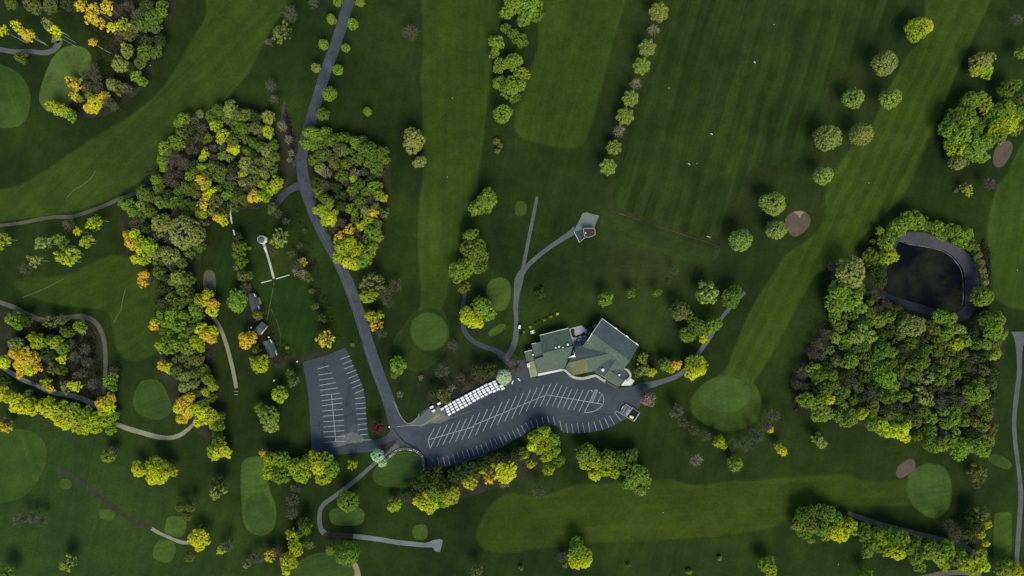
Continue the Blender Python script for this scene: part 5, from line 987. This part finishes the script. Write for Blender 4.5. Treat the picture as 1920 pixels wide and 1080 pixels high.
T('in the long left tree belt', [(345,222,14,'g'),(336,232,11,'g'),(355,240,12,'d'),(328,262,12,'g'),(410,207,14,'mg'),(398,220,12,'mg'),(432,205,13,'yo'),(445,215,12,'o'),(462,215,14,'o'),(403,235,14,'yg'),(420,252,14,'yg'),(413,262,10,'yg'),(452,223,10,'yg'),(478,218,13,'d'),(503,220,15,'yo'),(502,247,13,'yg'),(480,240,12,'o'),(378,242,12,'br'),(372,258,12,'br'),(310,277,13,'g'),(318,286,10,'mg'),(333,273,11,'g'),(303,300,11,'g'),(307,314,8,'g'),(328,298,17,'br'),(345,308,13,'br'),(360,282,12,'br'),(385,286,9,'yg'),(380,296,7,'y'),(417,292,8,'g'),(440,281,9,'y'),(432,280,7,'or'),(462,284,9,'mg'),(378,312,9,'g'),(355,330,10,'g'),(292,336,10,'g'),(318,337,14,'br'),(330,345,11,'br'),(400,313,13,'o'),(415,320,11,'o'),(460,305,15,'yo'),(478,318,13,'o'),(455,325,9,'yg'),(378,336,10,'or'),(390,343,9,'yg'),(397,360,10,'y'),(388,368,9,'y'),(383,352,7,'y'),(410,332,12,'o'),(435,332,13,'gr'),(350,352,13,'mg'),(365,350,11,'mg'),(425,365,10,'g'),(440,372,10,'mg'),(268,362,13,'mg'),(280,370,12,'mg'),(300,378,12,'g'),(312,382,10,'g'),(240,385,14,'g'),(250,397,11,'g'),(228,378,9,'mg'),(280,396,11,'mg'),(350,385,13,'mg'),(362,390,11,'mg'),(382,383,11,'or','thin'),(380,402,11,'yg'),(372,400,8,'y'),(347,402,10,'mg'),(417,412,12,'y'),(408,408,9,'or'),(300,418,15,'yo'),(310,410,11,'yo'),(292,425,9,'yo'),(347,435,32,'yo','round'),(238,440,9,'or'),(252,440,12,'y'),(262,450,11,'yg'),(245,455,11,'or'),(280,462,15,'yg'),(265,470,13,'y'),(255,485,12,'y'),(270,487,11,'yg'),(290,475,11,'yo'),(318,478,16,'yo'),(305,470,9,'mg'),(270,515,10,'or'),(268,530,10,'or','sparse'),(283,527,10,'br'),(298,510,12,'mg'),(335,520,14,'yo'),(352,525,14,'mg'),(325,528,10,'g'),(478,367,13,'or'),(470,372,9,'or'),(487,372,9,'y'),(498,365,12,'g'),(518,345,12,'yg'),(507,355,11,'gy'),(493,345,11,'yg'),(495,325,10,'yo'),(485,303,11,'o'),(500,285,11,'yo'),(487,275,10,'mg')])
T('in the lower long belt', [(385,560,12,'y'),(398,570,11,'or'),(375,563,12,'gy'),(398,582,12,'y'),(388,548,9,'gy'),(365,580,11,'g'),(372,590,9,'mg'),(290,605,10,'y'),(288,613,8,'or'),(302,590,10,'g'),(320,590,13,'g'),(315,605,12,'g'),(335,612,13,'g'),(375,617,12,'y'),(388,628,13,'or'),(396,635,10,'or'),(398,622,10,'y'),(302,648,11,'yg'),(315,655,12,'g'),(330,645,15,'g'),(350,650,15,'g'),(365,640,12,'gy'),(375,650,10,'gy'),(345,630,12,'g'),(306,672,7,'br'),(305,685,10,'or'),(316,690,10,'y'),(330,695,13,'mg'),(345,705,13,'yo'),(365,700,12,'mg'),(362,720,11,'yo'),(390,712,12,'g'),(398,725,10,'yg'),(385,735,10,'yg'),(345,725,11,'yo'),(355,745,11,'or'),(342,755,12,'or'),(333,765,10,'y'),(352,768,15,'or'),(342,785,11,'or'),(370,765,12,'y'),(382,775,14,'y'),(395,780,12,'yg'),(372,790,11,'y'),(410,800,12,'g'),(400,795,10,'gy'),(415,780,9,'o'),(405,812,9,'mg')])
T('in the wood right of the drive', [(583,250,14,'g'),(598,255,12,'g'),(575,270,10,'g'),(588,272,10,'g'),(610,248,11,'g'),(628,262,13,'mg'),(645,258,11,'mg'),(668,268,13,'g'),(680,262,10,'mg'),(640,280,13,'o'),(690,280,16,'mg'),(710,290,16,'mg'),(722,300,9,'mg'),(695,303,13,'mg'),(706,315,12,'mg'),(610,290,12,'o'),(625,300,13,'o'),(650,305,11,'mg'),(600,315,12,'yo'),(612,325,12,'pa'),(665,325,11,'pa'),(662,335,8,'yg'),(640,330,12,'mg'),(712,325,11,'gr'),(700,350,13,'g'),(710,365,12,'g'),(688,358,12,'mg'),(720,372,8,'yg'),(595,340,12,'d'),(600,360,10,'mg'),(610,372,12,'mg'),(618,382,9,'g'),(660,355,11,'mg'),(675,345,11,'mg'),(600,393,12,'yg'),(612,402,13,'yg'),(620,412,11,'y'),(628,400,9,'gy'),(610,415,9,'gy'),(655,390,10,'g'),(665,400,9,'mg'),(685,395,11,'yo'),(698,398,10,'or','sparse'),(690,412,11,'yg'),(682,420,10,'yg'),(675,425,8,'y'),(703,388,9,'o'),(640,418,11,'br'),(655,430,12,'or','thin'),(668,435,11,'br'),(635,445,10,'or','sparse'),(698,435,13,'g'),(708,445,11,'g'),(690,447,10,'mg'),(640,465,15,'gy'),(655,455,13,'gy'),(670,468,13,'gy'),(635,482,11,'yg'),(650,490,13,'y'),(662,495,11,'y'),(645,475,11,'gy'),(690,475,14,'g'),(680,490,13,'g'),(698,463,11,'g'),(668,500,9,'yg'),(650,340,10,'gr'),(630,350,11,'d'),(640,365,12,'d'),(720,400,10,'o','thin'),(640,385,11,'d')])
# ---- fill the rest of the woods where the photograph shows a closed, darker canopy
def inside(p, poly):
    x, y = p; c = False; n = len(poly)
    for i in range(n):
        (x1, y1), (x2, y2) = poly[i], poly[i - 1]
        if (y1 > y) != (y2 > y) and x < (x2 - x1) * (y - y1) / (y2 - y1) + x1: c = not c
    return c
def fill(zone, poly, tries, rr, pal, k=.72, rs=3):
    r_ = random.Random(rs); xs = [p[0] for p in poly]; ys = [p[1] for p in poly]; n = 0
    near = [t for t in REC]
    for _ in range(tries):
        x, y = r_.uniform(min(xs), max(xs)), r_.uniform(min(ys), max(ys)); r = r_.uniform(*rr)
        if not inside((x, y), poly): continue
        if any((t['x'] - x) ** 2 + (t['y'] - y) ** 2 < (k * (t['r'] + r)) ** 2 for t in near): continue
        c = r_.choice(pal); d = dict(x=x, y=y, r=r, c=c, st='thin' if c in ('br', 'gr', 'pa') else ('sparse' if r_.random() < .12 else 'leafy'), zone=zone, group=None, low=1)
        near.append(d); REC.append(d); n += 1
    return n
fill('in the big wood below the pond', [(1560,590),(1620,575),(1680,588),(1740,600),(1800,610),(1870,640),(1868,690),(1862,740),(1860,800),(1845,845),(1780,835),(1700,815),(1620,775),(1570,760),(1510,735),(1525,715),(1520,680),(1545,655)], 9000, (10, 15), ['mg','d','mg','o','d','gr','o','mg','d','lime'], .72, 5)
fill('in the long left tree belt', [(345,215),(400,200),(470,210),(510,230),(515,300),(520,350),(450,380),(385,430),(370,470),(340,500),(350,545),(300,545),(290,500),(240,460),(250,400),(290,345),(305,290)], 6000, (9, 14), ['mg','o','d','br','gr','o','mg','d','yo'], .70, 6)
fill('in the lower long belt', [(295,540),(365,540),(375,570),(370,600),(365,660),(400,700),(405,740),(385,760),(345,740),(325,690),(300,640),(310,600)], 3000, (9, 14), ['mg','mg','d','o','g'], .68, 7)
fill('in the wood right of the drive', [(580,250),(640,255),(715,290),(715,370),(710,430),(690,490),(650,490),(640,450),(600,400),(595,330)], 3000, (9, 13), ['mg','d','o','gr','mg'], .7, 8)
fill('ringing the pond', [(1560,490),(1600,530),(1655,560),(1690,580),(1740,598),(1700,610),(1600,600),(1560,600)], 700, (8, 12), ['br','br','o'], .72, 9)

# ---- build them
def size_word(r): return 'tiny' if r < 6.5 else 'small' if r < 11.5 else 'mid-sized' if r < 16.5 else 'large' if r < 24 else 'very large'
COUNT = {}
MASS = []
def add_mass(me, mat4, col):
    n = len(me.vertices); co = np.empty(n * 3, np.float32); me.vertices.foreach_get('co', co); co = co.reshape(-1, 3)
    Mx = np.array(mat4); MASS.append((co @ Mx[:3, :3].T + Mx[:3, 3], col))
def build_tree(t):
    c = COL[t['c']][0]; st = t['st']; r = t['r'] * S
    rr = random.Random(int(t['x'] * 7 + t['y'] * 131))
    cls = 's' if r < 2.4 else 'm' if r < 4.0 else 'l' if r < 5.9 else 'x'
    if st == 'birch': hc = rr.uniform(13.5, 16.5) if 'top left' in t['zone'] else rr.uniform(7.5, 10)
    elif t['r'] < 6.5: hc = r * .8
    else: hc = 2.6 + 1.15 * r + rr.uniform(-1.0, 1.3)
    if t.get('low'): hc *= .84
    shrub = r < 1.75
    name = 'birch_tree' if st == 'birch' else 'shrub' if shrub else 'bare_tree' if t['c'] in ('br', 'gr', 'pa') else 'flowering_tree' if t['c'] in ('mint', 'pi') else 'spiky_tree' if st == 'spiky' else 'round_tree' if st == 'round' else 'yellow_leaved_tree' if t['c'] in ('y', 'yg', 'or', 'gy') else 'broadleaf_tree'
    cat = 'shrub' if shrub else 'birch' if st == 'birch' else 'tree'
    p = W(t['x'], t['y'], hc)
    j = lambda v: min(1, max(0, v * rr.uniform(.94, 1.07)))
    if t.get('mass'):
        R, me = rr.choice(PR[st, cls]); s = r / R * 1.02
        add_mass(me, Matrix.LocRotScale(Vector((p.x, p.y, hc)), Matrix.Rotation(rr.uniform(0, 6.28), 3, 'Z'), Vector((s * rr.uniform(.85, 1.25), s * rr.uniform(.85, 1.25), s * rr.uniform(.85, 1.2)))), (j(c[0]), j(c[1]), j(c[2]), c[3]))
        return
    root = bpy.data.objects.new(name, None); C.objects.link(root); root.location = (p.x, p.y, 0); root.empty_display_size = 1
    tag(root, t['label'], cat, t['group'] or 'trees ' + t['zone'])
    j = lambda v: min(1, max(0, v * rr.uniform(.94, 1.07)))
    col = (j(c[0]), j(c[1]), j(c[2]), c[3])
    key = 'sparse' if st == 'birch' or (st == 'thin' and t['c'] not in ('br', 'gr', 'pa')) else st
    R, me = rr.choice(PR[key, cls])
    s = r / R * (1.12 if st == 'birch' else .90 if st == 'spiky' else 1.02)
    cr = mesh_obj('crown', me, root, (0, 0, hc)); cr.color = col
    cr.rotation_euler[2] = rr.uniform(0, 6.28); an = (.84, 1.2) if st in ('leafy', 'sparse') else (.95, 1.05)
    cr.scale = (s * rr.uniform(*an), s * rr.uniform(*an), s * rr.uniform(.85, 1.1))
    tm = rr.choice(TB if st == 'birch' else TR)
    th = hc + r * .1
    tr_ = mesh_obj('trunk', tm, root); tw = .16 if st == 'birch' else max(.1, .085 * r + .05)
    tr_.scale = (tw, tw, th); tr_.rotation_euler[2] = rr.uniform(0, 6.28)
    if st == 'birch': tr_.scale = (.22, .22, th)
    if st == 'thin' or (st == 'sparse' and t['r'] > 8):
        R2, m2 = rr.choice(PR['twig', cls]); tg = mesh_obj('twigs', m2, root, (0, 0, hc)); s2 = r / R2
        tg.scale = (s2, s2, s2); tg.rotation_euler[2] = rr.uniform(0, 6.28)
        tg.color = {'pa': (.36, .33, .25, 1), 'br': (.16, .145, .095, 1), 'gr': (.16, .17, .11, 1)}.get(t['c'], (.10, .10, .06, 1))
# the 300 largest green broadleaf trees stand singly; the smaller ones deep in the woods are joined
plain_ = [t for t in REC if t['st'] in ('leafy', 'sparse') and t['c'] in ('g', 'mg', 'd', 'o', 'yo', 'lime') and t['r'] * S >= 1.75]
WOODS = ('big wood', 'long left', 'lower long', 'right of the drive', 'upper right', 'top left wood', 'looping path', 'lower right', 'strip below', 'pond')
inw = [t for t in plain_ if any(w in t['zone'] for w in WOODS)]
inw.sort(key=lambda t: t['r'] - (6 if t.get('low') else 0))
for t in inw[:max(0, len(plain_) - 298)]: t['mass'] = 1
# labels
ALLREC = REC; REC = [t for t in REC if not t.get('mass')]
for t in REC:
    kind = 'shrub' if t['r'] * S < 1.75 else 'birch' if t['st'] == 'birch' else 'tree'
    w = COL[t['c']][1]
    t['base'] = '%s %s %s %s' % (size_word(t['r']), w, kind, t['zone'])
groups = {}
for t in REC: groups.setdefault(t['base'], []).append(t)
ORDI = ['', 'second', 'third', 'fourth', 'fifth', 'sixth', 'seventh', 'eighth', 'ninth', 'tenth', 'eleventh', 'twelfth', 'thirteenth', 'fourteenth', 'fifteenth', 'sixteenth', 'seventeenth', 'eighteenth', 'nineteenth', 'twentieth']
for b, ts in groups.items():
    if len(ts) == 1: ts[0]['label'] = b; continue
    w = max(t['x'] for t in ts) - min(t['x'] for t in ts); h = max(t['y'] for t in ts) - min(t['y'] for t in ts)
    ax, first, last = ('x', 'leftmost', 'rightmost') if w > h * 1.15 else ('y', 'topmost', 'lowest')
    side = 'the left' if ax == 'x' else 'the top'; other = 'the right' if ax == 'x' else 'the bottom'
    ts.sort(key=lambda t: t[ax]); n = len(ts)
    for i, t in enumerate(ts):
        if i == 0: q = first
        elif i == n - 1: q = last
        elif i <= (n - 1) / 2: q = '%s from %s' % (ORDI[i] if i < 20 else '%dth' % (i + 1), side)
        else:
            k = n - 1 - i; q = '%s from %s' % (ORDI[k] if k < 20 else '%dth' % (k + 1), other)
        t['label'] = '%s, %s' % (b, q)
    for t in ts:
        if len(t['label'].split()) > 16: t['label'] = t['label'].replace('mid-sized ', 'middling ')
for t in ALLREC: build_tree(t)
V = np.concatenate([m[0] for m in MASS]); me = leaf_mesh('woodland_canopy', V, 'leaf_mass')
ca = me.color_attributes.new('tint', 'FLOAT_COLOR', 'POINT')
ca.data.foreach_set('color', np.concatenate([np.tile(np.array(m[1], np.float32), (len(m[0]), 1)) for m in MASS]).ravel())
tag(mesh_obj('woodland_canopy', me), 'dark closed leaf canopy between the larger crowns of the woods', 'canopy', kind='stuff')
print('MASS trees', len(MASS), 'tris', len(V) // 2)
print('TREES', len(REC), 'max label words', max(len(t['label'].split()) for t in REC))
from collections import Counter
print(Counter(o.name.split('.')[0] for o in bpy.data.objects if o.parent is None).most_common(30))
# low brush under the woods: nobody could count it
def brush(label, polys, n, seed, col):
    rs = np.random.RandomState(seed); r_ = random.Random(seed); pts = []
    while len(pts) < n:
        poly = r_.choice(polys); xs = [p[0] for p in poly]; ys = [p[1] for p in poly]
        q = (r_.uniform(min(xs), max(xs)), r_.uniform(min(ys), max(ys)))
        if inside(q, poly):
            w = W(*q); pts.append((w.x, w.y, r_.uniform(.3, 1.4)))
    Vs = []
    for p in pts:
        m = 9; D = sphere_dirs(m, rs, -.1); Vs.append(leaf_quads(np.array(p) + D * np.array([1, 1, .5]) * rs.uniform(.3, .9), D, .26, rs, .5))
    o = mesh_obj('undergrowth', leaf_mesh('undergrowth', np.concatenate(Vs))); o.color = col
    tag(o, label, 'undergrowth', kind='stuff')
brush('dark brush and weeds on the floor of the woods', [[(1500,740),(1530,660),(1560,600),(1660,560),(1740,600),(1880,610),(1865,840),(1700,820),(1560,775)], [(300,270),(340,215),(510,215),(535,300),(500,370),(400,420),(370,480),(370,560),(405,620),(400,740),(345,760),(300,620),(290,500),(235,400)], [(580,255),(720,290),(720,440),(690,500),(640,490),(590,390)], [(10,600),(180,610),(190,700),(185,750),(60,720)], [(130,0),(315,0),(285,120),(265,165),(200,210),(120,210),(200,140)]], 6500, 3, (.050, .055, .025, .1))
brush('brown weeds on the grey bare slope beside the pond', [[(1590,560),(1650,552),(1700,585),(1640,600)], [(1655,555),(1700,590),(1780,600),(1740,600)], [(1480,720),(1520,700),(1520,760),(1490,770)], [(1548,600),(1568,612),(1560,640),(1530,660),(1515,690),(1498,700),(1510,660),(1530,630)], [(535,195),(545,230),(560,270),(552,310),(540,262)], [(1840,440),(1856,480),(1852,600),(1840,600),(1842,500)]], 1500, 4, (.07, .055, .045, .1))
brush('low brush in the beds around the clubhouse and lots', [[(800,740),(900,682),(935,695),(880,727),(820,762)], [(760,935),(800,888),(960,862),(1000,838),(1000,870),(830,940)], [(500,595),(460,560),(480,650),(520,685),(550,670)], [(1200,655),(1225,665),(1228,705),(1200,710)], [(540,420),(580,500),(610,640),(640,640),(590,480),(560,400)]], 900, 5, (.055, .065, .025, .15))
